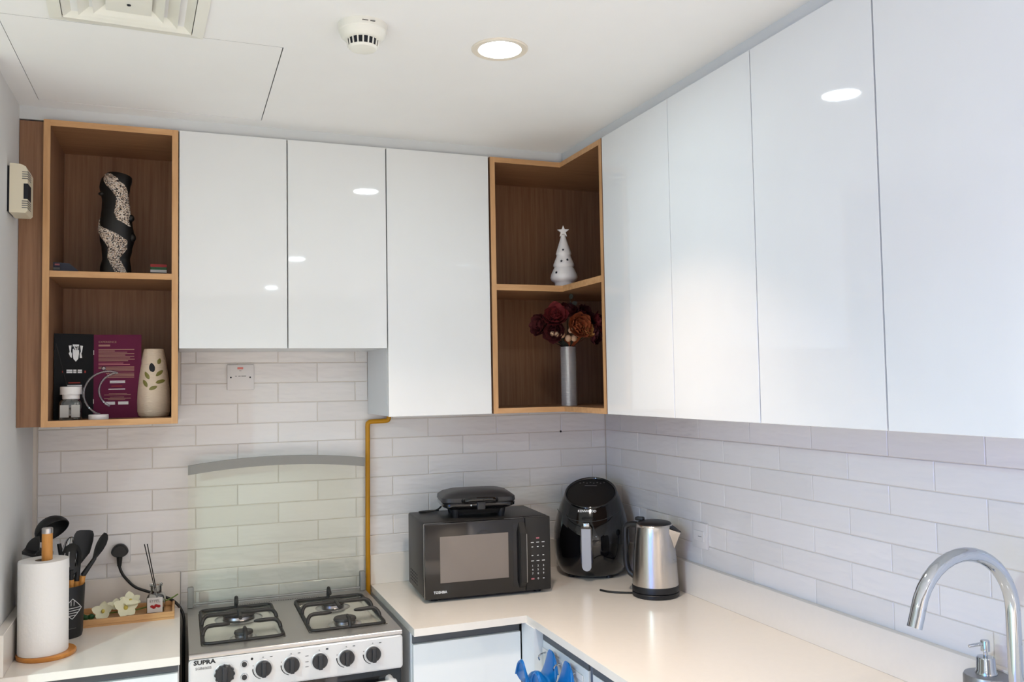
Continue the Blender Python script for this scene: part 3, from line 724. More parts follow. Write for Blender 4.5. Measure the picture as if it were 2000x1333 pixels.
b = nb(); loft(b, [tring(.0985, 0), tring(.0975, .005), tring(.094, .007), tring(.090, .004), tring(.089, .001)], False, False); obj('top_rim', b, 'blackgloss', t, world=False, smooth=60)
b = nb(); loft(b, [tring(.0895, .001), tring(.080, .0025), tring(.03, .0035), tring(.001, .0035)], False, False); tp = obj('touch_panel', b, 'blackmatte', t, world=False, smooth=60)
def onpanel(x, y, dn): return (x, .004-sa*dn+y*ca, .296+ca*dn+y*sa)
b = nb(); box(b, -.026, .020, -.0022, .0022, -.0002, .0003); bmesh.ops.rotate(b, verts=b.verts, cent=(0, 0, 0), matrix=Matrix.Rotation(a, 3, 'X')); bmesh.ops.translate(b, verts=b.verts, vec=onpanel(0, .042, .0042)); obj('print_line', b, 'greyprint', t, world=False)
for k in range(8):
    b = nb(); c_ = onpanel(-.045+.013*k, .058+(.004 if k % 2 else 0), .0042); ellipsoid(b, c_, (.0032, .0032, .0006), 8, 4, Euler((a, 0, 0))); obj('icon', b, 'greyprint', t, world=False)
# handle, badge and drawer line
b = nb(); prism(b, rrect(-.0205, .0205, .055, .205, .018, 5), -.158, -.130, 'xz'); obj('handle', b, 'blackgloss', t, world=False, smooth=40)
b = nb(); poly = [(-.0165, .190), (.0165, .190)]+[(.0165*math.cos(q), .058+.0165*math.sin(q)) for q in [-PI*i/12 for i in range(13)]]
prism(b, poly, -.1625, -.158, 'xz'); obj('handle_plate', b, 'handleplate', t, world=False, smooth=0)
b = nb(); box(b, -.0125, .0125, -.160, -.132, .195, .210, .004, 2); obj('release_button', b, 'chrome', t, world=False)
text('lettering', 'KENWOOD', .0125, 'whiteprint', t, (0, -.1185, .247), (R(62), 0, 0), bold=.0003)
b = nb()
pts = []
for i in range(21):
    q = R(-90-58+116*i/20); s = abs(i-10)/10
    pts.append((.1365*math.cos(q), .1365*math.sin(q), .212+.035*s*s))
tube(b, pts, .0012, 6); obj('drawer_seam', b, 'knobblack', t, world=False)
for x, y in ((-.07, -.06), (.07, -.06), (-.07, .06), (.07, .06)):
    b = nb(); lathe(b, [(.012, 0), (.012, .011)], x, y, 12); obj('foot', b, 'blackplastic', t, world=False)

# ================================================================ KETTLE
t = thing('electric_kettle', 'brushed steel electric kettle with black lid and base', 'kettle', (-.126, -.580, WT), R(-52))
b = nb(); lathe(b, [(.074, 0), (.0775, .003), (.0775, .013), (.076, .015)], seg=48); obj('power_base', b, 'blackplastic', t, world=False)
b = nb(); lathe(b, [(.0745, .0165), (.0775, .018), (.0775, .036), (.0765, .038)], seg=48); obj('foot_ring', b, 'blackplastic', t, world=False)
b = nb(); lathe(b, [(.0765, .038), (.0755, .06), (.0715, .13), (.066, .195), (.0625, .228), (.060, .2355), (.057, .237)], seg=64); obj('jug', b, 'brushed', t, world=False, smooth=50)
b = nb(); lathe(b, [(.0575, .236), (.0575, .2385), (.053, .2425), (.035, .2465), (.001, .248)], seg=40); obj('lid', b, 'blackplastic', t, world=False, smooth=40)
# spout points +x local (to the right in the picture), handle -x
b = nb()
top = [(.052, -.024, .228), (.092, -.003, .212), (.092, .003, .212), (.052, .024, .228)]
low = [(.060, -.022, .210), (.088, -.0025, .204), (.088, .0025, .204), (.060, .022, .210)]
tip = [(.066, -.006, .158), (.068, -.001, .156), (.068, .001, .156), (.066, .006, .158)]
loft(b, [top, low, tip]); obj('spout', b, 'brushed', t, world=False, smooth=20)
b = nb(); loft(b, [[(.056, -.016, .2295), (.094, -.002, .2135), (.094, .002, .2135), (.056, .016, .2295)], [(.056, -.014, .235), (.092, -.0015, .2175), (.092, .0015, .2175), (.056, .014, .235)]]); obj('spout_filter', b, 'blackplastic', t, world=False, smooth=20)
b = nb(); tube(b, smooth_path([(-.050, 0, .228), (-.078, 0, .229), (-.099, 0, .222), (-.1045, 0, .205), (-.1045, 0, .15), (-.103, 0, .10), (-.094, 0, .070), (-.072, 0, .055)], 6), .0105, 12)
obj('handle', b, 'blackplastic', t, world=False)
b = nb(); box(b, -.066, -.036, -.010, .010, .243, .256, .004, 2); obj('lid_button', b, 'blackplastic', t, world=False)
text('lettering', '\u2013', .010, 'greyprint', t, (.0715, -.012, .125), (R(86), 0, R(80)))
def kl(x, y, z):
    v = Matrix.Rotation(R(52), 3, 'Z') @ Vector((x+.126, y+.580, 0)); return (v.x, v.y, z)
b = nb(); tube(b, smooth_path([kl(-.268, -.452, .0035), kl(-.252, -.487, .0035), kl(-.226, -.512, .0035), kl(-.185, -.535, .0035)], 6), .0035, 8); obj('power_cord', b, 'rubber', t, world=False)

# ================================================================ TAP AND SOAP DISPENSER
t = thing('kitchen_tap', 'tall chrome gooseneck kitchen tap at the lower right', 'tap', (-.123, -1.905, WT))
b = nb(); lathe(b, [(.029, 0), (.029, .006), (.026, .010), (.024, .055), (.019, .060)], seg=32); obj('base', b, 'chrome', t, world=False)
b = nb(); pts = [(0, 0, .055), (0, 0, .15), (0, 0, .262)]; Rr = .120
for i in range(1, 18):
    q = R(166*i/17); pts.append((-Rr+Rr*math.cos(q), 0, .262+Rr*math.sin(q)*.99))
pts += [(pts[-1][0]-.004, 0, pts[-1][2]-.012), (pts[-1][0]-.0105, 0, pts[-1][2]-.030)]
tube(b, pts, .0132, 20); obj('spout', b, 'chrome', t, world=False, smooth=60)
b = nb(); tube(b, [(0, -.02, .035), (.0, -.06, .05), (.0, -.09, .075)], [.009, .006, .006], 12); obj('lever', b, 'chrome', t, world=False)
t = thing('soap_dispenser', 'small steel soap dispenser with chrome pump beside the tap', 'soap dispenser', (-.062, -1.788, WT))
b = nb(); lathe(b, [(.042, 0), (.0435, .004), (.0435, .096), (.041, .101), (.001, .103)], seg=40); obj('bottle', b, 'alu', t, world=False, smooth=40)
b = nb(); lathe(b, [(.021, .102), (.021, .106), (.0185, .110), (.0175, .134), (.016, .1365), (.005, .137)], seg=28); obj('collar', b, 'chrome', t, world=False, smooth=40)
b = nb(); lathe(b, [(.0042, .136), (.0042, .146), (.0085, .148), (.0085, .168), (.0075, .170), (.001, .1705)], seg=20); obj('pump', b, 'chrome', t, world=False, smooth=40)
b = nb(); tube(b, [(0, 0, .163), (-.022, .006, .161), (-.034, .010, .159)], [.0042, .0035, .003], 10); obj('nozzle', b, 'chrome', t, world=False)

# ================================================================ LEFT COUNTER
t = thing('paper_towel_holder', 'bamboo paper towel stand with steel-tipped pole on the left worktop', 'holder', (-1.9435, -.450, WT))
b = nb(); lathe(b, [(.071, 0), (.0735, .003), (.0735, .0095), (.071, .012), (.001, .0122)], seg=48); obj('base', b, 'bamboo_h', t, world=False, smooth=40)
b = nb(); lathe(b, [(.0135, .012), (.0135, .327)], seg=24); obj('pole', b, 'bamboo', t, world=False, smooth=40)
b = nb(); lathe(b, [(.0138, .327), (.0138, .340), (.012, .342), (.001, .3425)], seg=24); obj('pole_cap', b, 'steel', t, world=False, smooth=40)
t = thing('paper_towel_roll', 'white paper towel roll on the bamboo stand', 'paper roll', (-1.951, -.4545, WT+.0125))
b = nb(); lathe(b, [(.0215, .001), (.0605, 0), (.0615, .003), (.0615, .242), (.0605, .245), (.0215, .244)], seg=56, cap0=False, cap1=False); obj('paper', b, 'paper', t, world=False, smooth=40)
b = nb(); lathe(b, [(.0215, .001), (.0215, .244), (.0205, .244), (.0205, .001)], seg=40, cap0=False, cap1=False); obj('core', b, 'cardboard', t, world=False, smooth=40)

CUP = (-1.921, -.272)
t = thing('utensil_cup', 'matte black utensil cup with white emblem behind the paper roll', 'utensil holder', (*CUP, WT))
b = nb(); lathe(b, [(.001, .004), (.044, .004), (.0465, .010), (.0520, .147), (.0545, .148), (.0550, .146), (.0495, .010), (.047, 0), (.001, 0)], seg=48, cap0=False, cap1=False); obj('cup', b, 'silicone', t, world=False, smooth=40)
def oncup(dx, z):       # emblem wrapped round the cup wall, facing the viewer
    r_ = .0498+(.0550-.0498)*(z-.01)/.136; q = R(-60)+dx/.052
    return Vector(((r_+.0005)*math.cos(q), (r_+.0005)*math.sin(q), z))
def strokes(lst, rad, nm, m):
    b_ = nb()
    for p, q in lst:
        pts = [oncup(p[0]+(q[0]-p[0])*k/5, p[1]+(q[1]-p[1])*k/5) for k in range(6)]; tube(b_, pts, rad, 5)
    obj(nm, b_, m, t, world=False)
zc = .085
strokes([((-.030, zc), (0, zc+.030)), ((0, zc+.030), (.030, zc)), ((.030, zc), (0, zc-.028)), ((0, zc-.028), (-.030, zc)), ((-.004, zc+.010), (-.004, zc+.024)), ((.004, zc+.010), (.004, zc+.024)),
         ((-.026, zc+.003), (.026, zc+.003)), ((-.024, zc-.004), (.024, zc-.004)), ((-.018, zc-.011), (.018, zc-.011)), ((-.010, zc-.018), (.010, zc-.018))], .0009, 'emblem', 'whiteprint')
strokes([((-.012, .030), (.012, .030))], .0008, 'emblem', 'greyprint')
def utensil(name, label, base, neck, handle_end, head):
    # wooden handle from inside the cup, silicone shaft and a head built by head(bm)
    t_ = thing(name, label, 'utensil', base, 0, 'kitchen utensils standing in the black cup')
    b_ = nb(); tube(b_, [base, handle_end], [.0075, .0085], 12); obj('wooden_handle', b_, 'bamboo', t_)
    b_ = nb(); tube(b_, [handle_end, neck], [.0078, .0058], 12); obj('shaft', b_, 'silicone', t_)
    b_ = nb(); head(b_); obj('head', b_, 'silicone', t_, smooth=60)
    return t_
def frame_mat(o, axis, face):
    # local x = width, y = thickness normal (face), z = along axis
    z = Vector(axis).normalized(); y = Vector(face); y = (y-z*y.dot(z)).normalized(); x = y.cross(z)
    return Matrix((x, y, z)).transposed().to_4x4() if False else Matrix.Translation(o) @ Matrix(((x.x, y.x, z.x, 0), (x.y, y.y, z.y, 0), (x.z, y.z, z.z, 0), (0, 0, 0, 1)))
def blade(bm, o, axis, face, prof, th=.004, dish=0):
    # prof: list of (s along axis, half width); dish bows the blade
    Mx = frame_mat(o, axis, face); rg_ = []
    for s, hw in prof:
        rg_.append([Mx @ Vector(p) for p in [(-hw, dish*0, s), (-hw*.7, -th/2-dish*.5, s), (0, -th/2-dish, s), (hw*.7, -th/2-dish*.5, s), (hw, 0, s), (hw*.7, th/2-dish*.5, s), (0, th/2-dish, s), (-hw*.7, th/2-dish*.5, s)]])
    loft(bm, rg_)
cb = lambda x, y: (CUP[0]+x, CUP[1]+y, WT+.008)
# ladle: bowl with open side towards the viewer
def ladle_head(bm):
    c_ = Vector((-1.9535, -.262, 1.205)); nrm = Vector((.50, -.50, -.70)).normalized()
    Mx = frame_mat(c_, nrm, (0, 0, 1)); rg_ = []
    for k in range(9):
        q = R(90*k/8); rr_ = .048*math.cos(q); dd = -.042*math.sin(q); rg_.append([Mx @ Vector((rr_*math.cos(w2), rr_*math.sin(w2), dd)) for w2 in [2*PI*i/28 for i in range(28)]])
    inner = []
    for k in range(8, -1, -1):
        q = R(90*k/8); rr_ = .0455*math.cos(q); dd = -.039*math.sin(q)+.0005; inner.append([Mx @ Vector((max(rr_, 1e-5)*math.cos(w2), max(rr_, 1e-5)*math.sin(w2), dd)) for w2 in [2*PI*i/28 for i in range(28)]])
    rg_[-1] = [p for p in rg_[-1]]
    loft(bm, inner[::1]+[rg_[0]]+rg_[1:], False, False)
utensil('ladle', 'black ladle with deep round bowl, tallest in the utensil cup', cb(.018, -.012), (-1.938, -.252, 1.165), (-1.916, -.268, 1.05), ladle_head)
def slotted_head(bm):
    o = Vector((-1.9005, -.302, 1.062)); ax = Vector((.02, -.12, 1)); fc = Vector((.45, -.9, .1))
    Mx = frame_mat(o, ax, fc)
    # oval bowl of strips leaving three slots
    def dep(u, v): return -.012*(1-u*u)*(1-v*v)
    n_, m_ = 12, 14; V = {}
    for i in range(m_+1):
        v = -1+2*i/m_; s = .066+.046*v
        hw = .0275*math.sqrt(max(.02, 1-abs(v)**2.6))
        for k in range(n_+1):
            u = -1+2*k/n_
            V[i, k] = (u*hw, dep(u, v), s)
    slots = {3, 6, 9}
    F_ = []
    for i in range(m_):
        for k in range(n_):
            if 3 <= i <= 9 and (k in (2, 6, 9)): continue
            F_.append((i, k))
    cache = {}
    def gv(i, k, sd):
        key = (i, k, sd)
        if key not in cache:
            x, y, z = V[i, k]; cache[key] = bm.verts.new(Mx @ Vector((x, y+(.0014 if sd else -.0014), z)))
        return cache[key]
    FS = set(F_)
    for i, k in F_:
        for sd in (0, 1): bm.faces.new([gv(i, k, sd), gv(i+1, k, sd), gv(i+1, k+1, sd), gv(i, k+1, sd)])
        for (di, dk, p, q) in ((-1, 0, (i, k), (i, k+1)), (1, 0, (i+1, k), (i+1, k+1)), (0, -1, (i, k), (i+1, k)), (0, 1, (i, k+1), (i+1, k+1))):
            if (i+di, k+dk) not in FS: bm.faces.new([gv(*p, 0), gv(*q, 0), gv(*q, 1), gv(*p, 1)])
utensil('slotted_spoon', 'black slotted spoon with wooden handle, front of the utensil cup', cb(.016, -.022), (-1.9000, -.303, 1.095), (-1.9010, -.298, 1.066), slotted_head)
def turner_head(bm):
    blade(bm, (-1.883, -.262, 1.105), (.15, 0, 1), (.5, -.85, 0), [(0, .006), (.012, .014), (.03, .026), (.065, .030), (.084, .029), (.094, .024), (.097, .016)], .006)
utensil('spatula', 'black broad spatula behind the slotted spoon in the cup', cb(.022, .0), (-1.884, -.263, 1.11), (-1.890, -.266, 1.055), turner_head)
def spoon_head(bm):
    blade(bm, (-1.8430, -.250, 1.112), (.42, 0, 1), (.80, -.55, -.2), [(0, .005), (.012, .012), (.028, .020), (.046, .0235), (.062, .0205), (.074, .012), (.079, .003)], .004, .007)
utensil('spoon', 'black spoon leaning right out of the utensil cup', cb(.026, .006), (-1.8425, -.250, 1.115), (-1.8740, -.262, 1.068), spoon_head)
# whisk / strainer wires
t = thing('whisk', 'wire whisk hooked behind the ladle in the cup', 'utensil', cb(-.005, .01), 0, 'kitchen utensils standing in the black cup')
b = nb(); tube(b, [cb(-.005, .01), (-1.915, -.258, 1.06)], .007, 10); obj('wooden_handle', b, 'bamboo', t)
for k in range(5):
    q = PI*k/5; b = nb(); pts = []
    for i in range(15):
        a_ = PI*i/14; wv = .023*math.sin(a_)**.8*(1 if i < 15 else 1); zz = .125*(1-math.cos(a_))/2
        sgn = 1
        pts.append((-1.915-.0+(.0-.0)+.18*zz*.5-.0+math.cos(q)*wv*(1), -.258+math.sin(q)*wv, 1.058+zz))
    tube(b, pts, .0011, 5)
    pts2 = [(2*(-1.915+.09*(p[2]-1.058))-p[0], 2*-.258-p[1], p[2]) for p in pts]; tube(b, pts2, .0011, 5)
    obj('wire', b, 'chrome', t)
# knife block
t = thing('knife_block', 'grey knife block with black top beside the left wall', 'knife block', (-1.975, -.315, WT))
b = nb(); prism(b, [(-.040, 0), (.022, 0), (.022, .245), (-.040, .270)], -.055, .055, 'xz'); obj('block', b, 'knifegrey', t, world=False, smooth=0)
b = nb(); prism(b, [(-.041, .262), (.023, .2375), (.023, .2455), (-.041, .2705)], -.056, .056, 'xz'); obj('top', b, 'blackplastic', t, world=False, smooth=0)
b = nb(); poly = [(-.018+.036*math.cos(q), .268+.034*math.sin(q)) for q in [PI/2+PI/2*i/8 for i in range(9)]]+[(-.018, .262)]
poly = [(-.052+.034, .262)]+[(-.018-.036*math.sin(PI/2*i/8), .262+.040*math.cos(PI/2*i/8)) for i in range(9)]
prism(b, [(p[0]+.014, p[1]) for p in poly], -.012, -.002, 'xz'); obj('knife_handle', b, 'silicone', t, world=False, smooth=40)
for x in (-.008, .004):
    b = nb(); box(b, x-.001, x+.001, -.054, -.01, .2555-.39*x, .2572-.39*x); obj('slot_trim', b, 'chrome', t, world=False)

# bamboo tray with flower and diffuser
t = thing('bamboo_tray', 'narrow bamboo tray at the back of the left worktop', 'tray', (-1.79, -.125, WT))
tx0, tx1, ty0, ty1 = -1.958, -1.622, -.205, -.046
b = nb(); box(b, tx0, tx1, ty0, ty1, WT, WT+.006); obj('bottom', b, 'traywood', t)
for a_ in ((tx0, tx1, ty0, ty0+.007), (tx0, tx1, ty1-.007, ty1), (tx0, tx0+.007, ty0+.007, ty1-.007), (tx1-.007, tx1, ty0+.007, ty1-.007)):
    b = nb(); box(b, *a_, WT+.006, WT+.0225, .001, 1); obj('rim', b, 'traywood', t)
TZ = WT+.006
t = thing('orchid_spray', 'cream artificial orchid spray lying in the bamboo tray', 'flower', (-1.79, -.12, TZ))
b = nb(); tube(b, smooth_path([(-1.895, -.125, TZ+.006), (-1.85, -.12, TZ+.008), (-1.80, -.118, TZ+.012), (-1.74, -.115, TZ+.012), (-1.68, -.10, TZ+.020), (-1.635, -.085, TZ+.030), (-1.612, -.075, TZ+.040)], 6), .0022, 8); obj('stem', b, 'greenstem', t)
def petal(bm, c, dirv, nrm, ln, wd, cup=.25):
    Mx = frame_mat(Vector(c), dirv, nrm); V = []
    for i in range(7):
        s = i/6; row = []
        for k in range(5):
            u = -1+k/2; hw = wd*math.sin(PI*min(1, s*.92+.06))**.7
            row.append(bm.verts.new(Mx @ Vector((u*hw, cup*ln*(s*s*.5-.0)+cup*.35*wd*u*u, s*ln))))
        V.append(row)
    for i in range(6):
        for k in range(4): bm.faces.new((V[i][k], V[i][k+1], V[i+1][k+1], V[i+1][k]))
def blossom(c, nrm, sc, seed):
    rd = random.Random(seed); nrm = Vector(nrm).normalized(); ref = nrm.cross(Vector((0, 0, 1))).normalized(); up = ref.cross(nrm)
    b_ = nb()
    for k in range(5):
        q = 2*PI*k/5+.3+rd.uniform(-.15, .15); dv = ref*math.cos(q)+up*math.sin(q)+nrm*.25
        petal(b_, Vector(c), dv, nrm, sc*rd.uniform(.9, 1.1), sc*.42)
    o = obj('blossom', b_, 'orchid', t, smooth=80)
    b_ = nb(); ellipsoid(b_, Vector(c)+nrm*.004, (sc*.16, sc*.16, sc*.2)); obj('blossom_heart', b_, 'orchid_heart', o)
blossom((-1.828, -.128, TZ+.020), (-.2, -.8, .5), .032, 1); blossom((-1.765, -.128, TZ+.024), (.25, -.8, .55), .038, 2); blossom((-1.752, -.108, TZ+.038), (.1, -.5, .85), .034, 3); blossom((-1.795, -.108, TZ+.028), (-.1, -.5, .85), .028, 4)
for x, y in ((-1.878, -.137), (-1.862, -.132), (-1.888, -.120)):
    b = nb(); ellipsoid(b, (x, y, TZ+.009), (.0105, .008, .0085)); obj('bud', b, 'bottlegreen', t)
t = thing('reed_diffuser', 'small glass reed diffuser with white label standing in the bamboo tray', 'diffuser', (-1.6765, -.127, TZ), R(-8))
b = nb(); loft(b, [srr(.0245, .0195, 0, .006), srr(.026, .021, .004, .006), srr(.026, .021, .052, .006), srr(.022, .018, .060, .008), srr(.0165, .0165, .064, .0160), srr(.0165, .0165, .082, .0160), srr(.019, .019, .084, .018), srr(.019, .019, .090, .018)], True, False); obj('bottle', b, 'clearglass', t, world=False, smooth=40)
b = nb(); loft(b, [srr(.0225, .0175, .003, .006), srr(.0235, .0185, .012, .006)]); obj('liquid', b, 'liquid', t, world=False, smooth=0)
b = nb(); box(b, -.0225, .0225, -.0225, -.0213, .006, .052); lab = obj('label', b, 'labelwhite', t, world=False, smooth=0)
text('lettering', 'EYFEL', .0125, 'greyprint', lab, (0, -.0228, .041), FRONT, sx=1.0)
for x, z in ((-.008, .025), (.004, .027), (.011, .025), (-.003, .022)):
    b = nb(); ellipsoid(b, (x, -.0226, z), (.006, .0006, .0045)); obj('berry_print', b, 'flagred', lab, world=False)
for dx in (-.0085, .0):
    b = nb(); tube(b, [(.012+dx*.2, -.002, .010), (-.026+dx, -.006, .218)], .0016, 6); obj('reed', b, 'reed', t, world=False)

# ================================================================ SHELF OBJECTS, LEFT UNIT
SB, SU = ZB+T, 1.963
# open booklet (two covers)
t = thing('booklet', 'open booklet with black and purple covers standing on the lower shelf', 'booklet', (-1.85, -.185, SB))
def cover(p0, p1, h, m, nm):
    bm = nb(); v0 = Vector(p0); v1 = Vector(p1); n_ = (v1-v0).normalized(); nn = Vector((-n_.y, n_.x))*.0012
    prism(bm, [tuple(v0), tuple(v1), tuple(v1+nn), tuple(v0+nn)], SB, SB+h, 'xy'); return obj(nm, bm, m, t, smooth=0)
L0, L1, L2 = (-1.9575, -.236), (-1.8545, -.193), (-1.7195, -.207)
blk = cover(L0, L1, .258, 'booklet_black', 'black_cover'); pur = cover(L1, L2, .257, 'purple', 'purple_cover')
for z in (.045, .195):
    b = nb(); box(b, -1.8552, -1.8538, -.1945, -.1925, SB+z, SB+z+.014); obj('staple', b, 'steel', t)
def onc(P0, P1, s, z, off=.0008):
    v0 = Vector((*P0, 0)); v1 = Vector((*P1, 0)); d = (v1-v0); n_ = Vector((d.y, -d.x, 0)).normalized()
    p = v0+d*s+n_*off; return Vector((p.x, p.y, SB+z))-Vector(t.location), math.atan2(d.y, d.x)
def ctext(P0, P1, s, z, string, size, m, par, align='CENTER', **k):
    p, a_ = onc(P0, P1, s, z); return text('lettering', string, size, m, par, p, (R(90), 0, a_), align, **k)
ctext(L1, L2, .10, .234, 'EXPERIENCE', .0092, 'goldprint', pur, 'LEFT', sx=1.0); ctext(L1, L2, .10, .2235, 'JOYFUL', .0092, 'goldprint', pur, 'LEFT', sx=1.0) if False else None
def bar(P0, P1, s0, s1, z, hh, m, par, nm='print_line'):
    a0, _ = onc(P0, P1, s0, z, .0003); a1, _ = onc(P0, P1, s1, z, .0003); b_ = nb()
    e = Vector((0, 0, hh)); v = [b_.verts.new(q) for q in (a0-e, a1-e, a1+e, a0+e)]; b_.faces.new(v)
    obj(nm, b_, m, par, world=False, smooth=0)
rd = random.Random(3)
bar(L1, L2, .10, .34, .2235, .0028, 'goldprint', pur)
for z, e in ((.211, .85), (.2065, .44), (.2025, .70), (.198, .85), (.1937, .66), (.1895, .85), (.185, .76), (.1807, .86), (.1762, .72), (.169, .62), (.1645, .76), (.157, .85), (.153, .85), (.149, .85), (.145, .85), (.1375, .85), (.1335, .85), (.1295, .85), (.125, .85)):
    bar(L1, L2, .10 if z > .15 else .22+rd.uniform(0, .1), e, z, .0011, 'goldprint' if z not in (.169, .1645) else 'pinkprint', pur)
bar(L1, L2, .34, .66, .113, .0016, 'whiteprint', pur); bar(L1, L2, .34, .66, .1085, .0014, 'whiteprint', pur)
bar(L1, L2, .37, .60, .098, .0014, 'redprint', pur); bar(L1, L2, .31, .66, .0885, .0012, 'whiteprint', pur)
for z, s0, s1 in ((.075, .32, .70), (.071, .22, .78), (.064, .34, .64), (.060, .22, .78), (.056, .30, .66)): bar(L1, L2, s0, s1, z, .0008, 'goldprint', pur)
for s0 in (.235, .515):
    bar(L1, L2, s0, s0+.215, .0455, .0045, 'whiteprint', pur, 'print_block')
# crest on the black cover
def cpoly(P0, P1, pts, m, par, nm):
    b_ = nb(); v = [b_.verts.new(onc(P0, P1, s, z, .0007)[0]) for s, z in pts]; b_.faces.new(v); obj(nm, b_, m, par, world=False, smooth=0)
cpoly(L0, L1, [(.46, .226), (.62, .226), (.62, .199), (.60, .182), (.54, .174), (.48, .182), (.46, .199)], 'whiteprint', blk, 'crest')
cpoly(L0, L1, [(.36, .222), (.43, .223), (.415, .205), (.44, .197), (.44, .185), (.40, .188), (.36, .199), (.385, .203)], 'whiteprint', blk, 'crest')
cpoly(L0, L1, [(.72, .222), (.65, .223), (.665, .205), (.64, .197), (.64, .185), (.70, .185), (.68, .199), (.695, .203)], 'whiteprint', blk, 'crest')
for x in (.49, .54, .59): cpoly(L0, L1, [(x-.008, .222), (x+.008, .222), (x+.008, .206), (x-.008, .206)], 'booklet_black', blk, 'crest_detail') if False else None
p, a_ = onc(L0, L1, .54, .214, .0012); text('lettering', 'AYB', .0145, 'booklet_black', blk, p, (R(90), 0, a_), sx=.85, bold=.0004)
for s0, s1 in ((.31, .46), (.48, .56), (.59, .70)):
    bar(L0, L1, s0, s1, .1475, .0020, 'whiteprint', blk); bar(L0, L1, s0, s1, .1415, .0024, 'whiteprint', blk)
bar(L0, L1, .20, .235, .143, .0028, 'redprint', blk); bar(L0, L1, .76, .80, .143, .0035, 'redprint', blk)
bar(L0, L1, .36, .66, .1100, .0018, 'redprint', blk); bar(L0, L1, .32, .70, .1015, .0016, 'whiteprint', blk)
# reed bottle with white cap
t = thing('reed_bottle', 'small square glass bottle with white cap in front of the black booklet cover', 'bottle', (-1.908, -.268, SB))
b = nb(); loft(b, [srr(.028, .024, .001, .007), srr(.0295, .0255, .004, .007), srr(.0295, .0255, .050, .007), srr(.026, .022, .058, .009), srr(.023, .023, .062, .022)], True, False); obj('bottle', b, 'clearglass', t, world=False, smooth=40)
b = nb(); lathe(b, [(.0235, .062), (.0235, .075)], seg=32); obj('collar', b, 'whiteplastic', t, world=False)
b = nb(); lathe(b, [(.0295, .075), (.0295, .0965), (.0285, .098), (.016, .098)], seg=40); obj('cap', b, 'whiteplastic', t, world=False)
for x0_, x1_ in ((-.026, -.003), (.004, .026)):
    b = nb(); box(b, x0_, x1_, -.0262, -.0257, .008, .044); obj('label', b, 'knifegrey', t, world=False)
for (xa, za, xb, zb) in ((.012, .006, -.040, .226), (-.004, .006, .0045, .06), (.022, .006, .003, .06)):
    b = nb(); tube(b, [(xa, -.004, za), (xb, -.010 if zb > .1 else -.002, zb)], .0013, 6); obj('reed', b, 'reed', t, world=False)
# crescent ornament
t = thing('crescent_ornament', 'clear acrylic crescent moon on a round white base', 'ornament', (-1.832, -.292, SB))
b = nb(); lathe(b, [(.027, 0), (.0275, .002), (.0275, .013), (.026, .0145), (.001, .0146)], seg=36); obj('base', b, 'whiteplastic', t, world=False, smooth=40)
b = nb()
oc, orad, ic, irad = (.026, .076), .066, (.053, .085), .052
po = [(oc[0]+orad*math.cos(R(q)), oc[1]+orad*math.sin(R(q))) for q in range(70, 251, 9)]
pi_ = [(ic[0]+irad*math.cos(R(q)), ic[1]+irad*math.sin(R(q))) for q in range(244, 82, -9)]
for pl in (po, pi_):
    tube(b, smooth_path([(x, 0, z) for x, z in pl], 2), .0034, 8)
obj('crescent', b, 'acrylicglass', t, world=False, smooth=60)
b = nb(); ellipsoid(b, (.013, 0, .151), (.0065, .0045, .0065)); obj('pearl', b, 'acrylicglass', t, world=False)
# air freshener
t = thing('air_freshener', 'beige vase-shaped air freshener with green leaf print on the lower shelf', 'air freshener', (-1.684, -.195, SB))
b = nb(); lathe(b, [(.037, 0), (.0445, .004), (.048, .018), (.0488, .045), (.0470, .085), (.0420, .135), (.0355, .180), (.0300, .207), (.0290, .2115), (.027, .2125), (.001, .2125)], seg=48); obj('body', b, 'beigeceramic', t, world=False, smooth=50)
def onv(dx, z):
    prof = [(.0488, .045), (.0470, .085), (.0420, .135), (.0355, .180), (.0300, .207)]
    for (ra, za), (rb, zb) in zip(prof[:-1], prof[1:]):
        if za <= z <= zb: r_ = ra+(rb-ra)*(z-za)/(zb-za); break
    q = R(-90+3)+dx/r_; return Vector((r_*math.cos(q), r_*math.sin(q), z)), Vector((math.cos(q), math.sin(q), .12)).normalized()
for dx, z, ln, an, m in ((-.006, .152, .017, 8, 'dark'), (.015, .172, .011, -18, 'leafgreen'), (-.021, .129, .0145, 32, 'leafgreen'), (.016, .136, .0150, -52, 'leafgreen'), (-.027, .105, .0145, 32, 'leafgreen'), (.019, .110, .0165, -76, 'leafgreen'), (-.003, .0905, .0130, -68, 'leafgreen')):
    c_, n_ = onv(dx, z); ref = Vector((0, 0, 1)).cross(n_).normalized(); up = n_.cross(ref); q = R(an)
    ax = up*math.cos(q)-ref*math.sin(q)
    b = nb(); Mx = frame_mat(c_-n_*.0007, ax, n_); rg_ = []
    for i in range(9):
        s = -1+i/4; hw = (.0062 if m != 'dark' else .0085)*(1-s*s)**.8+.0001
        rg_.append([Mx @ Vector((hw*math.cos(w2), .0018*math.sin(w2)*(1-s*s)+.0001, s*ln)) for w2 in [2*PI*k/10 for k in range(10)]])
    loft(b, rg_); obj('spray_opening' if m == 'dark' else 'leaf_decal', b, m, t, world=False, smooth=60)
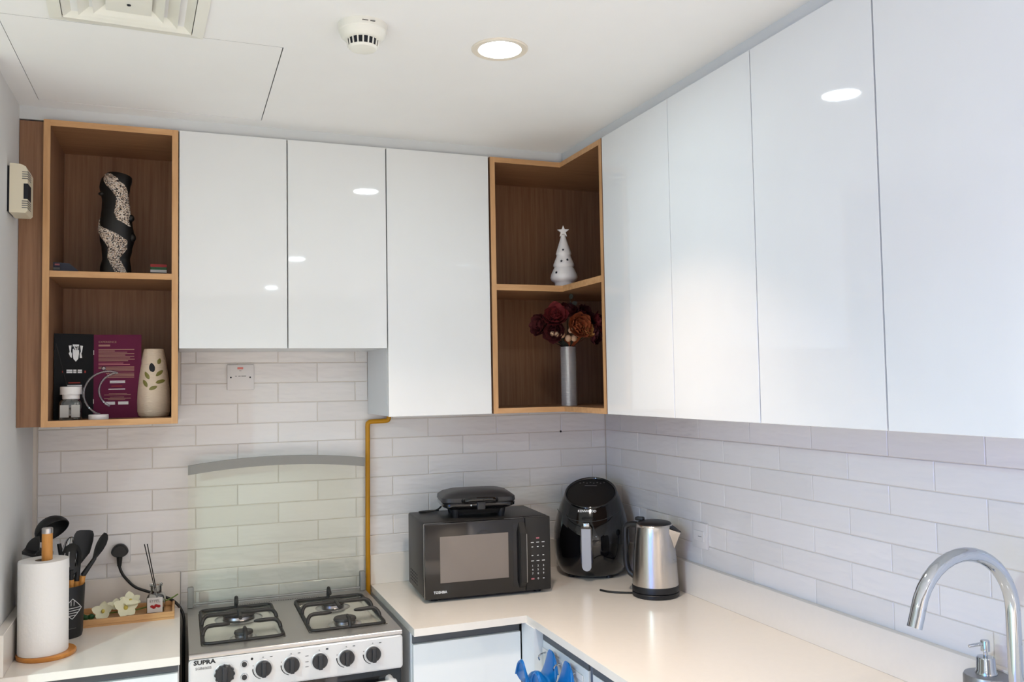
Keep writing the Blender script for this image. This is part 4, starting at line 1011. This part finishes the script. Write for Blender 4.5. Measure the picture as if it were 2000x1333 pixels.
# sculpture on the upper shelf
t = thing('vase_sculpture', 'tall twisted black vase with wavy stone-chip bands on the upper shelf', 'vase', (-1.793, -.18, SU))
prof = [(0, .043, -.003), (.03, .041, -.004), (.06, .037, -.002), (.09, .042, .001), (.12, .049, .002), (.145, .0515, .001), (.17, .050, .000), (.195, .0475, .000), (.22, .044, -.001), (.245, .041, -.002), (.265, .042, -.004), (.285, .0445, -.004), (.300, .044, -.002), (.312, .040, .004), (.322, .036, .008)]
def vring(z, r_, cx, off=0):
    rg_ = []
    for i in range(64):
        q = 2*PI*i/64; tw = z*16
        rr_ = (r_+off)*(1+.085*math.cos(2*q-tw)+.05*math.cos(3*q+tw*.7)); rg_.append((cx+rr_*math.cos(q), rr_*math.sin(q)*.86, z+(.010*math.cos(q+2.4) if z > .3 else 0)))
    return rg_
zs = [i*.322/56 for i in range(57)]
def interp(z):
    for a1, a2 in zip(prof[:-1], prof[1:]):
        if a1[0] <= z <= a2[0]+1e-9: s = (z-a1[0])/(a2[0]-a1[0]); s = s*s*(3-2*s); return a1[1]+(a2[1]-a1[1])*s, a1[2]+(a2[2]-a1[2])*s
    return prof[-1][1:]
b = nb(); rgs = [vring(z, *interp(z)) for z in zs]
inn = [vring(.322, interp(.322)[0]-.006, interp(.322)[1]), vring(.28, .030, 0)]
loft(b, rgs+inn); obj('body', b, 'blackmatte', t, world=False, smooth=60)
b = nb()  # raised band that snakes round the body
V = {}
def band(z):      # (centre angle seen from the front, half width) along the height
    keys = [(0, -52, 26), (.03, -70, 30), (.06, -95, 30), (.09, -80, 42), (.115, -92, 46), (.135, -125, 36), (.16, -168, 22), (.19, -190, 16), (.20, -400, 1)]
    keys2 = [(.16, -40, 4), (.178, -66, 22), (.20, -62, 36), (.225, -58, 34), (.25, -58, 30), (.27, -70, 34), (.29, -96, 40), (.305, -122, 34), (.316, -150, 18)]
    out = []
    for ks in (keys[:-1], keys2):
        if ks[0][0] <= z <= ks[-1][0]:
            for a1, a2 in zip(ks[:-1], ks[1:]):
                if a1[0] <= z <= a2[0]:
                    s = (z-a1[0])/(a2[0]-a1[0]); out.append((a1[1]+(a2[1]-a1[1])*s, a1[2]+(a2[2]-a1[2])*s)); break
    return out
for ks in (0, 1):
    prev = None
    for z in [i*.002 for i in range(161)]:
        bs = band(z)
        cand = [q for q in bs if (q[0] < -150 or z < .155) == (ks == 0)] if len(bs) > 1 else (bs if (z < .175) == (ks == 0) else [])
        if not cand: prev = None; continue
        ca_, hw = cand[0]; r_, cx = interp(z); row = []
        for k in range(13):
            u = -1+k/6; q = R(ca_+hw*u); tw = z*16
            off = .0042*(1-abs(u)**4)-.0006
            rr_ = (r_+off)*(1+.085*math.cos(2*q-tw)+.05*math.cos(3*q+tw*.7)); row.append(b.verts.new((cx+rr_*math.cos(q), rr_*math.sin(q)*.86, z+(.010*math.cos(q+2.4) if z > .3 else 0))))
        if prev:
            for k in range(12): b.faces.new((prev[k], prev[k+1], row[k+1], row[k]))
        prev = row
obj('stone_band', b, 'chips', t, world=False, smooth=80)
b = nb(); ellipsoid(b, (.046, -.012, .128), (.010, .014, .014)); ellipsoid(b, (.040, -.020, .188), (.012, .012, .012)); ellipsoid(b, (-.043, -.01, .262), (.009, .010, .006)); obj('bump', b, 'blackmatte', t, world=False, smooth=60)
t = thing('flag_magnet', 'small striped flag block in red, green, white and black', 'magnet', (-1.670, -.24, SU))
z = 0
for m, h in (('flagblack', .0140), ('flagwhite', .0085), ('flaggreen', .0085), ('flagred', .0085)):
    b = nb(); box(b, -.0235, .0235, -.006, .006, z, z+h-.0003); obj('stripe', b, m, t, world=False); z += h
t = thing('small_box', 'small dark blue printed box lying on the left of the upper shelf', 'box', (-1.940, -.23, SU))
b = nb(); prism(b, [(-.0285, 0), (.0600, 0), (.0230, .0330), (-.0265, .0355), (-.0285, .033)], -.022, .022, 'xz'); obj('body', b, 'boxblue', t, world=False, smooth=0)
b = nb(); box(b, -.016, -.003, -.0226, -.0221, .026, .031); obj('print', b, 'pinkprint', t, world=False)
b = nb(); box(b, -.020, -.0025, -.0226, -.0221, .013, .020); obj('print', b, 'greyprint', t, world=False)

# ================================================================ SHELF OBJECTS, CORNER UNIT
SC = 1.960
t = thing('ceramic_tree', 'white ceramic Christmas tree with star on the corner shelf', 'ornament', (-.297, -.272, SC))
prof = [(.034, 0), (.034, .016), (.037, .020), (.0465, .026), (.0500, .036), (.0475, .048), (.0385, .068), (.0345, .074), (.0385, .080), (.0380, .086), (.0300, .106), (.0255, .118), (.0285, .123), (.0270, .130), (.0175, .160), (.0120, .178), (.0090, .188), (.0115, .192), (.006, .198), (.001, .199)]
b = nb(); lathe(b, prof, seg=40); obj('body', b, 'ceramic', t, world=False, smooth=60)
def starpoly(cx, cz, ro, ri, rot=90): return [((ro if k % 2 == 0 else ri)*math.cos(R(rot+36*k))+cx, (ro if k % 2 == 0 else ri)*math.sin(R(rot+36*k))+cz) for k in range(10)]
b = nb(); prism(b, starpoly(0, .207, .0225, .0095), -.006, .006, 'xz'); bmesh.ops.rotate(b, verts=b.verts, cent=(0, 0, 0), matrix=Matrix.Rotation(R(-21), 3, 'Z')); obj('star', b, 'ceramic', t, world=False, smooth=0)
for an, z, r_ in ((-118, .136, .0258), (-128, .0935, .0362), (-92, .098, .0340), (-150, .052, .0470)):
    b = nb(); prism(b, starpoly(0, 0, .0052, .0022), -.002, .001, 'xz'); bmesh.ops.rotate(b, verts=b.verts, cent=(0, 0, 0), matrix=Matrix.Rotation(R(an+90), 3, 'Z')); bmesh.ops.translate(b, verts=b.verts, vec=(r_*math.cos(R(an)), r_*math.sin(R(an)), z)); obj('star_cutout', b, 'dark', t, world=False, smooth=0)
VC = (-.281, -.262)
t = thing('silver_vase', 'slim ribbed silver cylinder vase on the lower corner shelf', 'vase', (*VC, SB))
b = nb(); rg_ = []
pr = []
for i in range(72): z = i*.003; pr += [(.0288, z), (.0296, z+.0015)]
for r_, z in pr: rg_.append([(r_*math.cos(q)*(1+.012*(k % 2)), r_*math.sin(q)*(1+.012*(k % 2)), z+.0005) for k, q in enumerate([2*PI*i/56 for i in range(56)])])
rg_.append([(.027*math.cos(q), .027*math.sin(q), .2165) for q in [2*PI*i/56 for i in range(56)]]); rg_.append([(.027*math.cos(q), .027*math.sin(q), .02) for q in [2*PI*i/56 for i in range(56)]])
loft(b, rg_, True, True); obj('body', b, 'vasesilver', t, world=False, smooth=25)
def rose(dx, dy, dz, sc, m, nrm, label, seed):
    sc *= 1.38; base = Vector((VC[0], VC[1], SB+.205)); c_ = Vector((VC[0]+dx, VC[1]+dy, SB+dz)); nv = Vector(nrm).normalized(); rd_ = random.Random(seed)
    t_ = thing('dried_rose', label, 'flower', tuple(base), 0, 'roses in the silver vase')
    b_ = nb(); tube(b_, smooth_path([base, base.lerp(c_, .5)+Vector((0, 0, .008)), c_-nv*.004], 3), .0016, 6); obj('stem', b_, 'stem', t_)
    b_ = nb(); ref = nv.cross(Vector((.3, .2, 1))).normalized(); up = nv.cross(ref)
    for lay, (n_, ln, lean) in enumerate(((3, .55, .05), (5, .72, .30), (6, .88, .62), (7, .98, 1.05), (7, .95, 1.7))):
        for k in range(n_):
            q = 2*PI*k/n_+lay*.6+rd_.uniform(-.15, .15); out = ref*math.cos(q)+up*math.sin(q)
            petal(b_, c_-nv*.003+out*sc*.08*lay, nv+out*lean*rd_.uniform(.85, 1.15), -out+nv*.6, sc*ln*rd_.uniform(.85, 1.1), sc*.40*(1+.10*lay), .45)
    obj('petals', b_, m, t_, smooth=80)
    b_ = nb(); ellipsoid(b_, c_+nv*sc*.15, (sc*.25, sc*.25, sc*.28), 8, 6); obj('heart', b_, m, t_)
for a_ in ((-.066, -.045, .318, .034, 'rosemid', (-.5, -.9, .5), 'dusty red dried rose, upper left of the bouquet', 1),
           (-.112, -.02, .292, .029, 'rosedark', (-1, -.4, .1), 'dark red dried rose at the far left of the bouquet', 2),
           (-.072, -.045, .272, .031, 'rosedark', (-.6, -.8, -.1), 'dark red dried rose below the upper left rose', 3),
           (-.012, -.02, .332, .033, 'rosedark', (0, -.5, .9), 'dark red dried rose at the top of the bouquet', 4),
           (.044, -.035, .318, .033, 'rosedark', (.4, -.7, .5), 'dark red dried rose, upper right of the bouquet', 5),
           (.004, -.070, .284, .034, 'roseorange', (.05, -1, .2), 'rust orange dried rose at the front of the bouquet', 6),
           (.092, -.03, .298, .030, 'rosemid', (.9, -.6, .2), 'wine red dried rose at the far right of the bouquet', 7),
           (.074, -.045, .262, .030, 'rosedark', (.7, -.7, -.2), 'dark red dried rose, lower right of the bouquet', 8),
           (.038, -.072, .272, .022, 'peach', (.3, -1, .1), 'small peach dried rose beside the rust orange rose', 9)): rose(*a_)
t = thing('foliage', 'dark dried leaves filling the silver vase under the roses', 'leaves', (*VC, SB+.21))
rd = random.Random(5)
for k in range(22):
    q = 2*PI*k/22+rd.uniform(-.1, .1); el = rd.uniform(.5, 1.4); b = nb()
    dv = Vector((math.cos(q), math.sin(q), el)); c_ = Vector((VC[0]+.012*math.cos(q), VC[1]+.012*math.sin(q), SB+.212))
    petal(b, c_, dv, Vector((-math.cos(q), -math.sin(q), 1)), rd.uniform(.045, .085), .011, -.2); obj('leaf', b, 'darkleaf' if k % 3 else 'roseorange', t, smooth=80)
t = thing('bud_sprig', 'sprig of pale beige buds at the lower left of the bouquet', 'flower', (*VC, SB+.21))
b = nb(); tube(b, smooth_path([(VC[0], VC[1]-.01, SB+.213), (VC[0]-.04, VC[1]-.045, SB+.238), (VC[0]-.09, VC[1]-.055, SB+.262)], 4), .0012, 6); obj('stem', b, 'stem', t)
for dx, dy, dz, s in ((-.088, -.057, .260, .0085), (-.072, -.060, .258, .0095), (-.052, -.060, .256, .0115), (-.030, -.066, .243, .0115), (-.008, -.068, .244, .0115), (-.022, -.070, .272, .0095)):
    b = nb(); ellipsoid(b, (VC[0]+dx, VC[1]+dy, SB+dz), (s, s, s*1.1), 10, 8); obj('bud', b, 'bud', t)
t = thing('eucalyptus_sprig', 'grey-green leafy sprig standing above the roses', 'leaves', (*VC, SB+.21))
b = nb(); tube(b, smooth_path([(VC[0], VC[1], SB+.213), (VC[0]+.018, VC[1]+.0, SB+.30), (VC[0]+.016, VC[1]+.01, SB+.395)], 4), .0011, 6); obj('stem', b, 'eucalyptus', t)
for dx, dz, dr in ((.016, .392, (-.3, -.2, 1)), (.018, .372, (1, -.3, .4)), (.016, .366, (-1, -.3, .3)), (.020, .345, (.9, -.3, .5)), (.018, .338, (-.9, -.3, .3))):
    b = nb(); petal(b, (VC[0]+dx, VC[1]-.002, SB+dz), Vector(dr), Vector((0, -1, .3)), .020, .009, .1); obj('leaf', b, 'eucalyptus', t, smooth=80)

# ================================================================ BLUE MITTS ON A HOOK RAIL
t = thing('hook_rail', 'small steel hook rail on the base cabinet door behind the blue mitts', 'hook', (-.6, -.80, .80))
b = nb(); box(b, -.5935, -.5905, -.98, -.705, .806, .822, .001, 1); obj('strip', b, 'whiteplastic', t)
for y in (-.735, -.845, -.935):
    b = nb(); tube(b, smooth_path([(-.5935, y, .815), (-.612, y, .812), (-.618, y, .803), (-.615, y, .796)], 4), .0025, 8); obj('hook', b, 'chrome', t)
def mitt(y0, label):
    t_ = thing('silicone_mitt', label, 'oven mitt', (-.645, y0, .70), 0, 'blue silicone mitts')
    def surf(s, v, off):
        # s: -1 front lip .. 1 back lip ; v: -1..1 along y
        a_ = abs(s); sg = 1 if s > 0 else -1
        hw = .055*(1-.26*a_**3)
        x = -.657+sg*(.047+off)*a_**.6
        z = .757-off*.6+(.088 if s > 0 else .072)*a_**2.2*(1-.50*abs(v)**2.4*a_)
        z += .034*math.exp(-(s/.30)**2)*(1-v*v)-.012*v*v
        return Vector((x, y0+v*hw, z))
    b_ = nb(); n1, n2 = 26, 14; G = {}
    for sd, off in ((0, 0), (1, -.0032)):
        for i in range(n1+1):
            for k in range(n2+1): G[sd, i, k] = b_.verts.new(surf(-1+2*i/n1, -1+2*k/n2, off))
    for sd in (0, 1):
        for i in range(n1):
            for k in range(n2): b_.faces.new([G[sd, i, k], G[sd, i+1, k], G[sd, i+1, k+1], G[sd, i, k+1]])
    for i in range(n1):
        for k in (0, n2): b_.faces.new([G[0, i, k], G[0, i+1, k], G[1, i+1, k], G[1, i, k]])
    for k in range(n2):
        for i in (0, n1): b_.faces.new([G[0, i, k], G[0, i, k+1], G[1, i, k+1], G[1, i, k]])
    obj('shell', b_, 'blue', t_, smooth=60)
    b_ = nb(); tube(b_, smooth_path([surf(-.98, -1+2*k/10, .001) for k in range(11)], 2), .0028, 8); obj('rim', b_, 'blue', t_)
    b_ = nb(); tube(b_, smooth_path([surf(.98, -1+2*k/10, .001) for k in range(11)], 2), .0028, 8); obj('rim', b_, 'blue', t_)
mitt(-.812, 'blue silicone oven mitt hanging on the cabinet, farther from the viewer')
mitt(-.922, 'blue silicone oven mitt hanging on the cabinet, nearer the viewer')
